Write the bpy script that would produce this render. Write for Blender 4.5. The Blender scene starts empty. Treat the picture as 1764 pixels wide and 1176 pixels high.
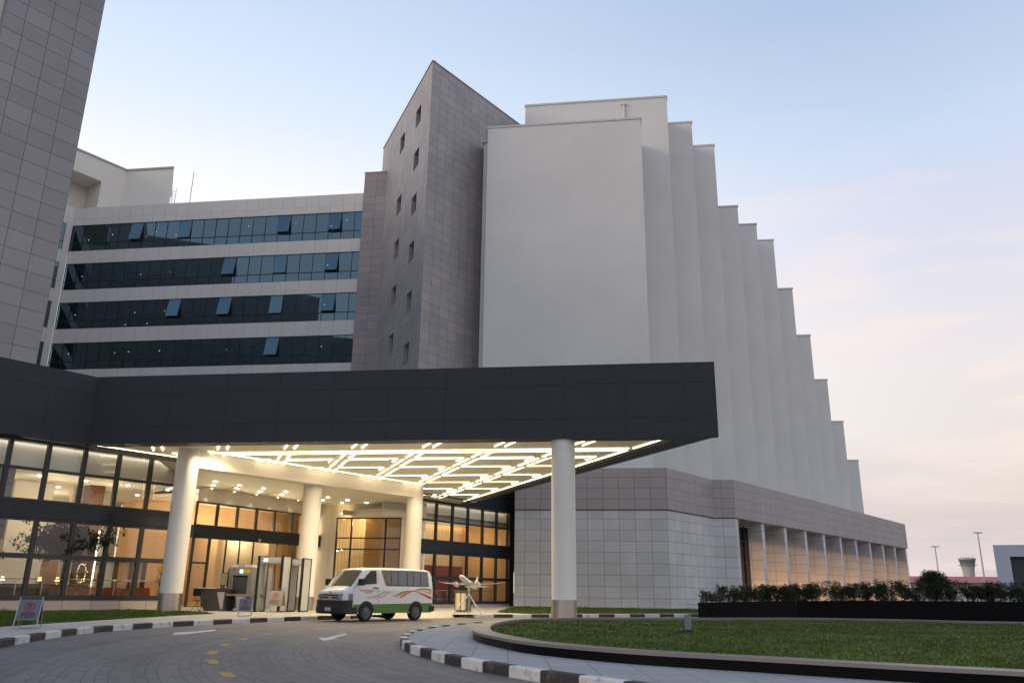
import bpy, math, random
import numpy as np
from mathutils import Vector, Matrix

sc = bpy.context.scene
COL = sc.collection
rad = math.radians
rng = random.Random(7)

# ------------------------------------------------------------------ camera
CAM_H = 1.12
PITCH, ROLL, FPX, W0, H0 = rad(17.06), rad(0.75), 1407.0, 1764.0, 1176.0
_cp, _sp, _cr, _sr = math.cos(PITCH), math.sin(PITCH), math.cos(ROLL), math.sin(ROLL)
c_f = Vector((0, _cp, _sp)); c_u0 = Vector((0, -_sp, _cp)); c_r0 = Vector((1, 0, 0))
c_r = _cr * c_r0 + _sr * c_u0
c_u = -_sr * c_r0 + _cr * c_u0
CAM = Vector((0, 0, CAM_H))
cam_d = bpy.data.cameras.new("camera"); cam = bpy.data.objects.new("camera", cam_d); COL.objects.link(cam)
cam.matrix_world = Matrix(((c_r.x, c_u.x, -c_f.x, 0), (c_r.y, c_u.y, -c_f.y, 0), (c_r.z, c_u.z, -c_f.z, CAM_H), (0, 0, 0, 1)))
cam_d.sensor_width = 36; cam_d.lens = 36 * FPX / W0
cam_d.clip_start = 0.1; cam_d.clip_end = 6000
sc.camera = cam

# ------------------------------------------------------------------ exposure, render
sc.view_settings.view_transform = 'Standard'; sc.view_settings.look = 'None'
sc.view_settings.exposure = 0.0; sc.view_settings.gamma = 1.0
try: sc.view_settings.use_curve_mapping = False
except Exception: pass
sc.render.engine = 'CYCLES'
sc.cycles.use_denoising = True
sc.cycles.max_bounces = 8; sc.cycles.diffuse_bounces = 3; sc.cycles.glossy_bounces = 4
sc.cycles.transmission_bounces = 6; sc.cycles.transparent_max_bounces = 12
sc.cycles.sample_clamp_indirect = 6.0
sc.cycles.caustics_reflective = False; sc.cycles.caustics_refractive = False

# ------------------------------------------------------------------ sky (after sunset)
SUN_AZ, SUN_EL = rad(152), rad(3.0)       # the afterglow stands behind the building, to the left
wd = bpy.data.worlds.new("World"); sc.world = wd; wd.use_nodes = True
nt = wd.node_tree; nt.nodes.clear(); N = nt.nodes.new; L = nt.links.new
out = N('ShaderNodeOutputWorld'); bg = N('ShaderNodeBackground')
tc = N('ShaderNodeTexCoord'); sep = N('ShaderNodeSeparateXYZ'); L(tc.outputs['Generated'], sep.inputs[0])
def wmath(op, a, b=None, c=None):
    n = N('ShaderNodeMath'); n.operation = op
    for i, x in enumerate((a, b, c)):
        if x is None: continue
        if isinstance(x, (int, float)): n.inputs[i].default_value = x
        else: L(x, n.inputs[i])
    return n.outputs[0]
def wmix(f, a, b, bt='MIX'):
    n = N('ShaderNodeMix'); n.data_type = 'RGBA'; n.blend_type = bt
    if isinstance(f, (int, float)): n.inputs[0].default_value = f
    else: L(f, n.inputs[0])
    for i, x in ((6, a), (7, b)):
        if isinstance(x, tuple): n.inputs[i].default_value = (*x, 1)
        else: L(x, n.inputs[i])
    return n.outputs[2]
def ramp_node(stops, fac):
    n = N('ShaderNodeValToRGB'); e = n.color_ramp.elements
    while len(e) < len(stops): e.new(0.5)
    for i, (p, c) in enumerate(stops): e[i].position = p; e[i].color = (*c, 1)
    L(fac, n.inputs[0]); return n.outputs[0]
z = sep.outputs['Z']
# right/behind side of the sky: pink low down, pale blue higher
sky_r = ramp_node([(0.0, (.56, .51, .56)), (.03, (.62, .56, .60)), (.08, (.77, .665, .615)), (.146, (.84, .77, .725)), (.25, (.86, .80, .82)), (.33, (.77, .765, .86)), (.40, (.71, .735, .885)),
                   (.47, (.60, .72, .91)), (.60, (.455, .58, .80)), (1.0, (.34, .47, .72))], z)
# afterglow side: almost white
sky_l = ramp_node([(0.0, (1.05, .88, .74)), (.15, (1.08, 1.0, .93)), (.42, (1.05, 1.04, 1.05)), (.52, (.80, .90, 1.05)), (.64, (.66, .79, 1.0)), (1.0, (.38, .52, .78))], z)
vm = N('ShaderNodeVectorMath'); vm.operation = 'DOT_PRODUCT'; L(tc.outputs['Generated'], vm.inputs[0])
vm.inputs[1].default_value = (math.cos(rad(118)), math.sin(rad(118)), 0)
d = vm.outputs['Value']
mr = N('ShaderNodeMapRange'); mr.interpolation_type = 'SMOOTHSTEP'; L(d, mr.inputs[0])
mr.inputs[1].default_value = .45; mr.inputs[2].default_value = .97
sky = wmix(mr.outputs[0], sky_r, sky_l)
# thin streaky clouds catching the last light, low in the sky
mp = N('ShaderNodeMapping'); L(tc.outputs['Generated'], mp.inputs[0]); mp.inputs['Scale'].default_value = (2.2, 2.2, 11.0); mp.inputs['Rotation'].default_value = (.12, -.16, .4)
nz = N('ShaderNodeTexNoise'); L(mp.outputs[0], nz.inputs['Vector']); nz.inputs['Scale'].default_value = 1.7; nz.inputs['Detail'].default_value = 7; nz.inputs['Roughness'].default_value = .55
nz.inputs['Distortion'].default_value = .5
cm = N('ShaderNodeMapRange'); cm.interpolation_type = 'SMOOTHSTEP'; L(nz.outputs[0], cm.inputs[0]); cm.inputs[1].default_value = .47; cm.inputs[2].default_value = .66
low = N('ShaderNodeMapRange'); L(z, low.inputs[0]); low.inputs[1].default_value = .52; low.inputs[2].default_value = .22
cf = wmath('MULTIPLY', wmath('MULTIPLY', cm.outputs[0], low.outputs[0]), .6)
sky = wmix(cf, sky, (1.02, .86, .79))
nz2 = N('ShaderNodeTexNoise'); L(mp.outputs[0], nz2.inputs['Vector']); nz2.inputs['Scale'].default_value = .8; nz2.inputs['Detail'].default_value = 4
c2 = N('ShaderNodeMapRange'); c2.interpolation_type = 'SMOOTHSTEP'; L(nz2.outputs[0], c2.inputs[0]); c2.inputs[1].default_value = .5; c2.inputs[2].default_value = .72
low2 = N('ShaderNodeMapRange'); L(z, low2.inputs[0]); low2.inputs[1].default_value = .30; low2.inputs[2].default_value = .05
sky = wmix(wmath('MULTIPLY', wmath('MULTIPLY', c2.outputs[0], low2.outputs[0]), .5), sky, (.60, .55, .62))
# a share of the physical twilight sky under it
ns = N('ShaderNodeTexSky'); ns.sky_type = 'NISHITA'; ns.sun_disc = False; ns.sun_elevation = SUN_EL; ns.sun_rotation = math.pi / 2 - SUN_AZ
nsb = wmix(1.0, ns.outputs[0], (.1, .1, .1), 'MULTIPLY')
sky = wmix(.04, sky, nsb)
L(sky, bg.inputs[0]); bg.inputs[1].default_value = 1.04; L(bg.outputs[0], out.inputs[0])

# weak warm light of the afterglow
sl = bpy.data.lights.new("sun", 'SUN'); sl.energy = 1.35; sl.angle = rad(25); sl.color = (1, .80, .62)
so = bpy.data.objects.new("sun", sl); COL.objects.link(so)
SD = Vector((math.cos(rad(196)) * math.cos(rad(16)), math.sin(rad(196)) * math.cos(rad(16)), math.sin(rad(16))))
so.rotation_euler = SD.to_track_quat('Z', 'Y').to_euler()

# ------------------------------------------------------------------ survey helpers: photograph bearings -> points on real planes
def ray(x, y): return c_r * ((x - W0 / 2) / FPX) - c_u * ((y - H0 / 2) / FPX) + c_f
def gz(x, y, zz=0.0):
    d = ray(x, y); return CAM + d * ((zz - CAM_H) / d.z)
def vp(x, y, p0, az):
    n = Vector((-math.sin(rad(az)), math.cos(rad(az)), 0)); d = ray(x, y)
    return CAM + d * ((Vector((p0[0], p0[1], 0)) - CAM).dot(n) / d.dot(n))
def at(x, y, dist):
    d = ray(x, y); return CAM + d * (dist / math.hypot(d.x, d.y))
def hz(x, y, p):                       # height of pixel y at the distance of p
    return at(x, y, math.hypot(p[0], p[1])).z
def dirv(az): return Vector((math.cos(rad(az)), math.sin(rad(az)), 0))

# ------------------------------------------------------------------ mesh helpers
ORG = {}
class FR:
    """Plan frame: u along azimuth, v to its left, z up."""
    def __init__(s, p, az): s.p = Vector((p[0], p[1], 0)); s.az = az; s.a = dirv(az); s.b = dirv(az + 90)
    def P(s, u, v, zz): return s.p + s.a * u + s.b * v + Vector((0, 0, zz))
    def uv(s, q):
        d = Vector((q[0], q[1], 0)) - s.p; return d.dot(s.a), d.dot(s.b)
WORLD = FR((0, 0), 0)
class MB:
    def __init__(s, fr=WORLD): s.v = []; s.f = []; s.m = []; s.fr = fr
    def face(s, pts, m=0):
        i = len(s.v); s.v += [Vector(p) for p in pts]; s.f.append(tuple(range(i, i + len(pts)))); s.m.append(m)
    def add(s, verts, faces, m=0):
        i = len(s.v); s.v += [Vector(p) for p in verts]
        for f in faces: s.f.append(tuple(i + k for k in f)); s.m.append(m)
    def hexa(s, p, m=0):               # p: bottom 4 ccw, top 4 ccw
        s.add(p, [(3, 2, 1, 0), (4, 5, 6, 7), (0, 1, 5, 4), (1, 2, 6, 5), (2, 3, 7, 6), (3, 0, 4, 7)], m)
    def box(s, u0, u1, v0, v1, z0, z1, m=0, fr=None):
        f = fr or s.fr
        s.hexa([f.P(u0, v0, z0), f.P(u1, v0, z0), f.P(u1, v1, z0), f.P(u0, v1, z0), f.P(u0, v0, z1), f.P(u1, v0, z1), f.P(u1, v1, z1), f.P(u0, v1, z1)], m)
    def quad(s, u0, u1, v, z0, z1, m=0, fr=None):
        f = fr or s.fr; s.face([f.P(u0, v, z0), f.P(u1, v, z0), f.P(u1, v, z1), f.P(u0, v, z1)], m)
    def prism(s, poly, z0, z1, m=0, mt=None, mb=None):
        a = sum(poly[i][0] * poly[(i + 1) % len(poly)][1] - poly[(i + 1) % len(poly)][0] * poly[i][1] for i in range(len(poly)))
        if a < 0: poly = poly[::-1]
        n = len(poly); B = [Vector((p[0], p[1], z0)) for p in poly]; T = [Vector((p[0], p[1], z1)) for p in poly]
        for i in range(n):
            j = (i + 1) % n; s.face([B[i], B[j], T[j], T[i]], m)
        s.face(T, m if mt is None else mt); s.face(B[::-1], m if mb is None else mb)
    def sheet(s, poly, zz, m=0):
        a = sum(poly[i][0] * poly[(i + 1) % len(poly)][1] - poly[(i + 1) % len(poly)][0] * poly[i][1] for i in range(len(poly)))
        if a < 0: poly = poly[::-1]
        s.face([Vector((p[0], p[1], zz)) for p in poly], m)
    def tube(s, path, r, n=8, m=0, cap=True):
        path = [Vector(p) for p in path]; rs = r if isinstance(r, (list, tuple)) else [r] * len(path)
        V = []; F = []; up = None
        for i, p in enumerate(path):
            t = (path[min(i + 1, len(path) - 1)] - path[max(i - 1, 0)]).normalized()
            if up is None:
                up = Vector((0, 0, 1)) if abs(t.z) < .9 else Vector((1, 0, 0))
            x = up.cross(t)
            if x.length < 1e-4: x = Vector((0, 1, 0)).cross(t)
            x.normalize(); y = t.cross(x).normalized(); up = y
            V += [p + (x * math.cos(2 * math.pi * k / n) + y * math.sin(2 * math.pi * k / n)) * rs[i] for k in range(n)]
        for i in range(len(path) - 1):
            for k in range(n):
                a = i * n + k; b = i * n + (k + 1) % n; F.append((a, b, b + n, a + n))
        if cap: F += [tuple(range(n))[::-1], tuple(range((len(path) - 1) * n, len(path) * n))]
        s.add(V, F, m)
    def lathe(s, c, prof, n=24, m=0, axis='z', cap=True):
        V = []; F = []
        for (r, h) in prof:
            for k in range(n):
                a = 2 * math.pi * k / n; x, y = r * math.cos(a), r * math.sin(a)
                V.append(Vector(c) + (Vector((x, y, h)) if axis == 'z' else Vector((y, h, x)) if axis == 'y' else Vector((h, x, y))))
        for i in range(len(prof) - 1):
            for k in range(n):
                a = i * n + k; b = i * n + (k + 1) % n; F.append((a, b, b + n, a + n))
        if cap: F += [tuple(range(n))[::-1], tuple(range((len(prof) - 1) * n, len(prof) * n))]
        s.add(V, F, m)
    def holes(s, u0, u1, z0, z1, hs, depth, m=0, mr=0, v=0.0, fr=None):
        f = fr or s.fr
        us = sorted({u0, u1, *[h[0] for h in hs], *[h[1] for h in hs]}); zs = sorted({z0, z1, *[h[2] for h in hs], *[h[3] for h in hs]})
        us = [u for u in us if u0 <= u <= u1]; zs = [q for q in zs if z0 <= q <= z1]
        for i in range(len(us) - 1):
            for j in range(len(zs) - 1):
                cu, cz = (us[i] + us[i + 1]) / 2, (zs[j] + zs[j + 1]) / 2
                if any(h[0] < cu < h[1] and h[2] < cz < h[3] for h in hs): continue
                s.quad(us[i], us[i + 1], v, zs[j], zs[j + 1], m, f)
        for (a, b, c, d) in hs:
            s.face([f.P(a, v, c), f.P(b, v, c), f.P(b, v + depth, c), f.P(a, v + depth, c)], mr)
            s.face([f.P(a, v + depth, d), f.P(b, v + depth, d), f.P(b, v, d), f.P(a, v, d)], mr)
            s.face([f.P(a, v, c), f.P(a, v + depth, c), f.P(a, v + depth, d), f.P(a, v, d)], mr)
            s.face([f.P(b, v + depth, c), f.P(b, v, c), f.P(b, v, d), f.P(b, v + depth, d)], mr)
    def build(s, name, mats, parent=None, org=None, smooth=None, uo=(0, 0), link=True):
        if not isinstance(mats, (list, tuple)): mats = [mats]
        o0 = Vector(ORG[parent.name]) if parent is not None else Vector(org if org is not None else (0, 0, 0))
        me = bpy.data.meshes.new(name)
        me.from_pydata([tuple(v - o0) for v in s.v], [], s.f)
        for mt in mats: me.materials.append(mt)
        me.polygons.foreach_set('material_index', s.m)
        uvl = me.uv_layers.new(name='UVMap')
        buf = np.zeros(len(me.loops) * 2, np.float32); k = 0
        for poly in me.polygons:
            n = poly.normal
            if abs(n.z) < .75:
                q = math.hypot(n.x, n.y) or 1; tx, ty = -n.y / q, n.x / q
                for vi in poly.vertices:
                    p = s.v[vi]; buf[k] = (p.x - uo[0]) * tx + (p.y - uo[1]) * ty; buf[k + 1] = p.z; k += 2
            else:
                for vi in poly.vertices:
                    p = s.v[vi]; buf[k] = p.x - uo[0]; buf[k + 1] = p.y - uo[1]; k += 2
        uvl.data.foreach_set('uv', buf)
        if smooth is not None:
            me.shade_smooth()
            try: me.set_sharp_from_angle(angle=rad(smooth))
            except Exception: pass
        o = bpy.data.objects.new(name, me)
        COL.objects.link(o)
        if parent is not None: o.parent = parent
        else: o.location = o0
        ORG[o.name] = tuple(o0)
        return o
def tag(o, label=None, cat=None, group=None, kind=None):
    if label: o['label'] = label
    if cat: o['category'] = cat
    if group: o['group'] = group
    if kind: o['kind'] = kind
    return o
def thing(name, label, cat, loc=(0, 0, 0), rz=0.0, group=None):
    o = bpy.data.objects.new(name, None); COL.objects.link(o); o.location = loc; o.rotation_euler = (0, 0, rz); o.empty_display_size = .3
    ORG[o.name] = tuple(loc) if rz == 0 else (0, 0, 0)
    return tag(o, label, cat, group)
def copy_tree(o, parent=None):
    c = o.copy(); COL.objects.link(c); ORG[c.name] = ORG.get(o.name, (0, 0, 0))
    if parent is not None: c.parent = parent
    for ch in list(o.children): copy_tree(ch, c)
    return c
def text_mesh(name, body, size, mtl, parent, mat4, ext=.002, align='CENTER'):
    cu = bpy.data.curves.new(name, 'FONT'); cu.body = body; cu.size = size; cu.extrude = ext; cu.align_x = align; cu.align_y = 'CENTER'; cu.resolution_u = 3
    t = bpy.data.objects.new(name + '_src', cu); COL.objects.link(t)
    dg = bpy.context.evaluated_depsgraph_get(); dg.update()
    me = bpy.data.meshes.new_from_object(t.evaluated_get(dg)); bpy.data.objects.remove(t); bpy.data.curves.remove(cu)
    me.transform(mat4); me.materials.clear(); me.materials.append(mtl); me.name = name
    o = bpy.data.objects.new(name, me); COL.objects.link(o); o.parent = parent; ORG[o.name] = ORG[parent.name]
    return o

# ------------------------------------------------------------------ materials
def new_mat(name):
    m = bpy.data.materials.new(name); m.use_nodes = True; nt = m.node_tree
    return m, nt, nt.nodes['Principled BSDF']
class NT:
    def __init__(s, nt): s.nt = nt
    def n(s, t, **kw):
        n = s.nt.nodes.new(t)
        for k, v in kw.items(): setattr(n, k, v)
        return n
    def l(s, a, b): s.nt.links.new(a, b)
    def math(s, op, a, b=None, c=None):
        n = s.n('ShaderNodeMath', operation=op)
        for i, x in enumerate((a, b, c)):
            if x is None: continue
            if isinstance(x, (int, float)): n.inputs[i].default_value = x
            else: s.l(x, n.inputs[i])
        return n.outputs[0]
    def mix(s, f, a, b, bt='MIX'):
        n = s.n('ShaderNodeMix', data_type='RGBA', blend_type=bt)
        if isinstance(f, (int, float)): n.inputs[0].default_value = f
        else: s.l(f, n.inputs[0])
        for i, x in ((6, a), (7, b)):
            if isinstance(x, tuple): n.inputs[i].default_value = (*x, 1)
            else: s.l(x, n.inputs[i])
        return n.outputs[2]
    def rng(s, v, a, b, c=0.0, d=1.0, smooth=False):
        n = s.n('ShaderNodeMapRange'); 
        if smooth: n.interpolation_type = 'SMOOTHSTEP'
        s.l(v, n.inputs[0]); n.inputs[1].default_value = a; n.inputs[2].default_value = b; n.inputs[3].default_value = c; n.inputs[4].default_value = d
        return n.outputs[0]
    def noise(s, vec, scale, detail=4, rough=.55, dist=0.0):
        n = s.n('ShaderNodeTexNoise'); n.inputs['Scale'].default_value = scale; n.inputs['Detail'].default_value = detail; n.inputs['Roughness'].default_value = rough; n.inputs['Distortion'].default_value = dist
        if vec is not None: s.l(vec, n.inputs['Vector'])
        return n.outputs[0]
    def bump(s, h, strength, dist, bsdf):
        n = s.n('ShaderNodeBump'); n.inputs['Strength'].default_value = strength; n.inputs['Distance'].default_value = dist; s.l(h, n.inputs['Height']); s.l(n.outputs[0], bsdf.inputs['Normal'])
def plain(name, col, rough=.5, metal=0.0, var=.12, vscale=3.0, bump=0.0, bscale=40, spec=.5, coat=0.0):
    m, nt, b = new_mat(name); T = NT(nt)
    b.inputs['Roughness'].default_value = rough; b.inputs['Metallic'].default_value = metal; b.inputs['Specular IOR Level'].default_value = spec
    b.inputs['Coat Weight'].default_value = coat; b.inputs['Coat Roughness'].default_value = .06
    tcn = T.n('ShaderNodeTexCoord').outputs['Object']
    nv = T.noise(tcn, vscale, 5)
    T.l(T.mix(nv, tuple(c * (1 - var) for c in col), tuple(min(1, c * (1 + var)) for c in col)), b.inputs['Base Color'])
    if bump: T.bump(T.noise(tcn, bscale, 3), bump, .01, b)
    return m
def tile(name, col, tw, th, joint, jw=.012, rough=.6, var=.08, speck=.10, z0=0.0, u0=0.0, spec=.4, bump=.25, stain=.0, half=False, tint=None, streak=0.0):
    """stone or metal panels laid on the face's own metres"""
    m, nt, b = new_mat(name); T = NT(nt)
    uv = T.n('ShaderNodeUVMap').outputs[0]; sp = T.n('ShaderNodeSeparateXYZ'); T.l(uv, sp.inputs[0])
    v = T.math('DIVIDE', T.math('SUBTRACT', sp.outputs[1], z0), th); fv = T.math('FLOOR', v)
    u = T.math('DIVIDE', T.math('SUBTRACT', sp.outputs[0], u0), tw)
    if half: u = T.math('ADD', u, T.math('MULTIPLY', fv, .5))
    fu = T.math('FLOOR', u)
    eu = T.math('MULTIPLY', T.math('SUBTRACT', .5, T.math('ABSOLUTE', T.math('SUBTRACT', T.math('FRACT', u), .5))), tw)
    ev = T.math('MULTIPLY', T.math('SUBTRACT', .5, T.math('ABSOLUTE', T.math('SUBTRACT', T.math('FRACT', v), .5))), th)
    e = T.math('MINIMUM', eu, ev); jm = T.rng(e, jw * .35, jw * .75)
    cb = T.n('ShaderNodeCombineXYZ'); T.l(fu, cb.inputs[0]); T.l(fv, cb.inputs[1])
    wn = T.n('ShaderNodeTexWhiteNoise', noise_dimensions='3D'); T.l(cb.outputs[0], wn.inputs['Vector'])
    tcn = T.n('ShaderNodeTexCoord').outputs['Object']
    k = T.math('ADD', 1 - var, T.math('MULTIPLY', wn.outputs['Value'], 2 * var))
    fine = T.noise(tcn, 22, 4, .7); k = T.math('MULTIPLY', k, T.rng(fine, .3, .7, 1 - speck, 1 + speck))
    if stain:
        big = T.noise(tcn, .22, 5, .6, .4); k = T.math('MULTIPLY', k, T.rng(big, .35, .7, 1 - stain, 1 + stain * .4))
    cbk = T.n('ShaderNodeCombineColor'); [T.l(k, cbk.inputs[i]) for i in range(3)]
    base = col
    if streak:
        mpn = T.n('ShaderNodeMapping'); T.l(tcn, mpn.inputs[0]); mpn.inputs['Scale'].default_value = (1.1, 1.1, .045)
        st_ = T.noise(mpn.outputs[0], 1.6, 6, .65); k = T.math('MULTIPLY', k, T.rng(st_, .48, .74, 1.0, 1 - streak))
    if tint:
        base = T.mix(T.rng(wn.outputs['Value'], .55, 1.0), col, tint)
    c = T.mix(1.0, base, cbk.outputs[0], 'MULTIPLY')
    T.l(T.mix(jm, joint, c), b.inputs['Base Color'])
    b.inputs['Roughness'].default_value = rough; b.inputs['Specular IOR Level'].default_value = spec
    if bump: T.bump(jm, bump, .01, b)
    return m
def emit(name, col, strength):
    m, nt, b = new_mat(name); b.inputs['Base Color'].default_value = (*col, 1); b.inputs['Emission Color'].default_value = (*col, 1); b.inputs['Emission Strength'].default_value = strength; return m
def glass(name, tint, ior=1.5, gloss=(1, 1, 1), rough=0.0, mn=.0):
    m = bpy.data.materials.new(name); m.use_nodes = True; nt = m.node_tree; nt.nodes.clear(); T = NT(nt)
    o = T.n('ShaderNodeOutputMaterial'); mx = T.n('ShaderNodeMixShader'); tr = T.n('ShaderNodeBsdfTransparent'); gl = T.n('ShaderNodeBsdfGlossy'); fr = T.n('ShaderNodeFresnel')
    tr.inputs[0].default_value = (*tint, 1); gl.inputs['Color'].default_value = (*gloss, 1); gl.inputs['Roughness'].default_value = rough; fr.inputs['IOR'].default_value = ior
    geo = T.n('ShaderNodeNewGeometry'); tcn = T.n('ShaderNodeTexCoord').outputs['Object']
    bp = T.n('ShaderNodeBump'); bp.inputs['Strength'].default_value = .035; bp.inputs['Distance'].default_value = .05; T.l(T.noise(tcn, .55, 1), bp.inputs['Height'])
    T.l(bp.outputs[0], gl.inputs['Normal'])
    # pane has two faces: same reflectance seen from either side
    f2 = T.math('MAXIMUM', fr.outputs[0], mn)
    lw = T.n('ShaderNodeLayerWeight'); lw.inputs[0].default_value = .5
    r0 = ((ior - 1) / (ior + 1)) ** 2
    sch = T.math('ADD', max(r0 * 1.7, mn), T.math('MULTIPLY', 1 - max(r0 * 1.7, mn), T.math('POWER', lw.outputs['Facing'], 5.0)))
    T.l(sch, mx.inputs[0]); T.l(tr.outputs[0], mx.inputs[1]); T.l(gl.outputs[0], mx.inputs[2]); T.l(mx.outputs[0], o.inputs[0])
    return m
M = {}
M['stone_brown'] = tile('stone_brown', (.425, .395, .382), 1.12, .86, (.19, .17, .165), .026, .55, .07, .10, z0=.1, stain=.12, tint=(.44, .395, .37))
M['stone_grey'] = tile('stone_grey', (.335, .315, .312), 1.12, .86, (.15, .135, .13), .028, .55, .07, .10, z0=.1, stain=.12, streak=.05)
M['stone_brown_small'] = tile('stone_brown_small', (.395, .345, .33), 1.32, .86, (.17, .14, .135), .028, .55, .08, .12, z0=.1, stain=.12, tint=(.41, .34, .315))
M['stone_light'] = tile('stone_light', (.60, .585, .58), 1.17, .80, (.20, .185, .18), .024, .5, .06, .06, z0=.02, stain=.12, streak=.06)
M['stone_band'] = tile('stone_band', (.405, .36, .345), 1.17, .80, (.17, .145, .14), .026, .55, .07, .14, z0=7.06, stain=.08, tint=(.38, .315, .30))
M['stone_plinth'] = tile('stone_plinth', (.52, .44, .39), 1.25, 3.0, (.16, .13, .12), .022, .4, .05, .10, z0=-1)
M['granite_black'] = plain('granite_black', (.004, .004, .005), .4, 0, .3, 30, spec=.06)
M['granite_pink'] = plain('granite_pink', (.19, .16, .152), .45, 0, .14, 25)
M['panel_dark'] = plain('panel_dark', (.022, .028, .036), .45, 0, .10, .5, spec=.32)
def wavy(m, sc, st, dist):
    T = NT(m.node_tree); b = m.node_tree.nodes['Principled BSDF']; T.bump(T.noise(T.n('ShaderNodeTexCoord').outputs['Object'], sc, 2), st, dist, b)
wavy(M['panel_dark'], .55, .25, .08)
M['panel_joint'] = plain('panel_joint', (.012, .013, .015), .7)
M['frame_dark'] = plain('frame_dark', (.026, .029, .033), .45, 0, .1)
M['render_white'] = tile('render_white', (.735, .715, .665), 60, 5.3, (.712, .692, .642), .06, .85, .012, .018, z0=1.0, stain=.05, bump=.03, spec=.2, streak=.085)
M['cap_grey'] = plain('cap_grey', (.47, .47, .465), .6)
M['spandrel'] = tile('spandrel', (.77, .72, .65), 1.345, 60, (.50, .47, .44), .028, .45, .03, .02, z0=-20, bump=.08, stain=.04, streak=.06)
M['soffit_white'] = plain('soffit_white', (.88, .83, .70), .6, 0, .02, 1)
M['wall_cream'] = plain('wall_cream', (.80, .75, .66), .7, 0, .02, 1)
M['column_white'] = tile('column_white', (.83, .795, .72), 60, 60, (.6, .57, .52), .001, .5, .012, .012, z0=-5, stain=.03, bump=0, streak=.035)
M['steel'] = plain('steel', (.52, .48, .44), .32, 1.0, .08, 20)
M['steel_bright'] = plain('steel_bright', (.75, .74, .72), .22, 1.0, .05, 10)
M['glass_clear'] = glass('glass_clear', (.88, .90, .86), 1.52)
M['glass_blue'] = glass('glass_blue', (.14, .20, .22), 1.6, (.50, .78, .94), 0.0, .18)
M['glass_dark'] = glass('glass_dark', (.10, .11, .11), 1.5, (.8, .9, 1), 0.0, .06)
M['led'] = emit('led', (1, .86, .60), 4.4)
M['lamp_white'] = emit('lamp_white', (1, .90, .74), 14.0)
M['lamp_dim'] = emit('lamp_dim', (1, .86, .66), 5.0)
M['lamp_warm'] = emit('lamp_warm', (1, .66, .28), 9.0)
M['dark_interior'] = plain('dark_interior', (.05, .052, .055), .9)
M['grey_interior'] = plain('grey_interior', (.20, .20, .20), .9)
M['black'] = plain('black', (.012, .012, .013), .5)
M['black_rough'] = plain('black_rough', (.02, .02, .021), .75)
# ------------------------------------------------------------------ ground, road, kerbs
ZF = 0.13                                   # forecourt level
def struct(mb, name, mats, **k): return tag(mb.build(name, mats, **k), kind='structure')
def resample(pts, step):
    pts = [Vector((p[0], p[1], 0)) for p in pts]; out = [pts[0].copy()]; acc = 0.0
    for a, b in zip(pts, pts[1:]):
        d = (b - a).length; t = step - acc
        while t <= d: out.append(a + (b - a) * (t / d)); t += step
        acc = d - (t - step)
    return out
def smooth_path(pts, it=2):
    pts = [Vector((p[0], p[1], 0)) for p in pts]
    for _ in range(it):
        q = [pts[0]]
        for a, b in zip(pts, pts[1:]): q += [a * .75 + b * .25, a * .25 + b * .75]
        q.append(pts[-1]); pts = q
    return pts
def offset(pts, d):                          # d > 0: to the left of travel
    r = []
    for i, p in enumerate(pts):
        t = (pts[min(i + 1, len(pts) - 1)] - pts[max(i - 1, 0)]).normalized(); r.append(p + Vector((-t.y, t.x, 0)) * d)
    return r

# paver road: rows bend round the island
m, nt, b = new_mat('pavers'); T = NT(nt)
tcn = T.n('ShaderNodeTexCoord').outputs['Object']; sp = T.n('ShaderNodeSeparateXYZ'); T.l(tcn, sp.inputs[0])
dx = T.math('SUBTRACT', sp.outputs[0], 16.0); dy = T.math('SUBTRACT', sp.outputs[1], 21.0)
r_ = T.math('SQRT', T.math('ADD', T.math('MULTIPLY', dx, dx), T.math('MULTIPLY', dy, dy)))
an = T.math('MULTIPLY', T.math('ARCTAN2', dy, T.math('MULTIPLY', dx, -1.0)), 21.0)
cb = T.n('ShaderNodeCombineXYZ'); T.l(an, cb.inputs[0]); T.l(r_, cb.inputs[1])
br = T.n('ShaderNodeTexBrick'); T.l(cb.outputs[0], br.inputs['Vector']); br.inputs['Scale'].default_value = 1.0; br.inputs['Brick Width'].default_value = .30; br.inputs['Row Height'].default_value = .15
br.inputs['Mortar Size'].default_value = .007; br.inputs['Mortar Smooth'].default_value = .3
br.inputs['Color1'].default_value = (.152, .143, .139, 1); br.inputs['Color2'].default_value = (.20, .182, .172, 1); br.inputs['Mortar'].default_value = (.075, .07, .07, 1)
# wider pale joint every second row
fr2 = T.math('FRACT', T.math('DIVIDE', r_, .60)); w = T.math('LESS_THAN', T.math('ABSOLUTE', T.math('SUBTRACT', fr2, .5)), .022)
c = T.mix(T.math('MULTIPLY', w, .7), br.outputs['Color'], (.235, .20, .19))
nb = T.noise(tcn, .35, 6, .62); c = T.mix(1.0, c, T.mix(T.rng(nb, .3, .7), (.72, .72, .74), (1.2, 1.16, 1.14)), 'MULTIPLY')
nr = T.noise(tcn, 2.3, 5, .6); c = T.mix(T.rng(nr, .56, .72, 0, .35), c, (.25, .17, .155))
trk = None
for rr_ in (19.6, 21.3, 23.0, 24.7):
    e_ = T.rng(T.math('ABSOLUTE', T.math('SUBTRACT', r_, rr_)), .12, .42, 1, 0, True); trk = e_ if trk is None else T.math('MAXIMUM', trk, e_)
tm = T.math('MULTIPLY', trk, T.rng(T.noise(cb.outputs[0], .5, 5, .7), .35, .7, .0, .42)); c = T.mix(tm, c, (.055, .053, .053))
oil = T.rng(T.noise(tcn, 1.05, 3, .5), .70, .76, 0, .5); c = T.mix(oil, c, (.05, .047, .046))
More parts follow.
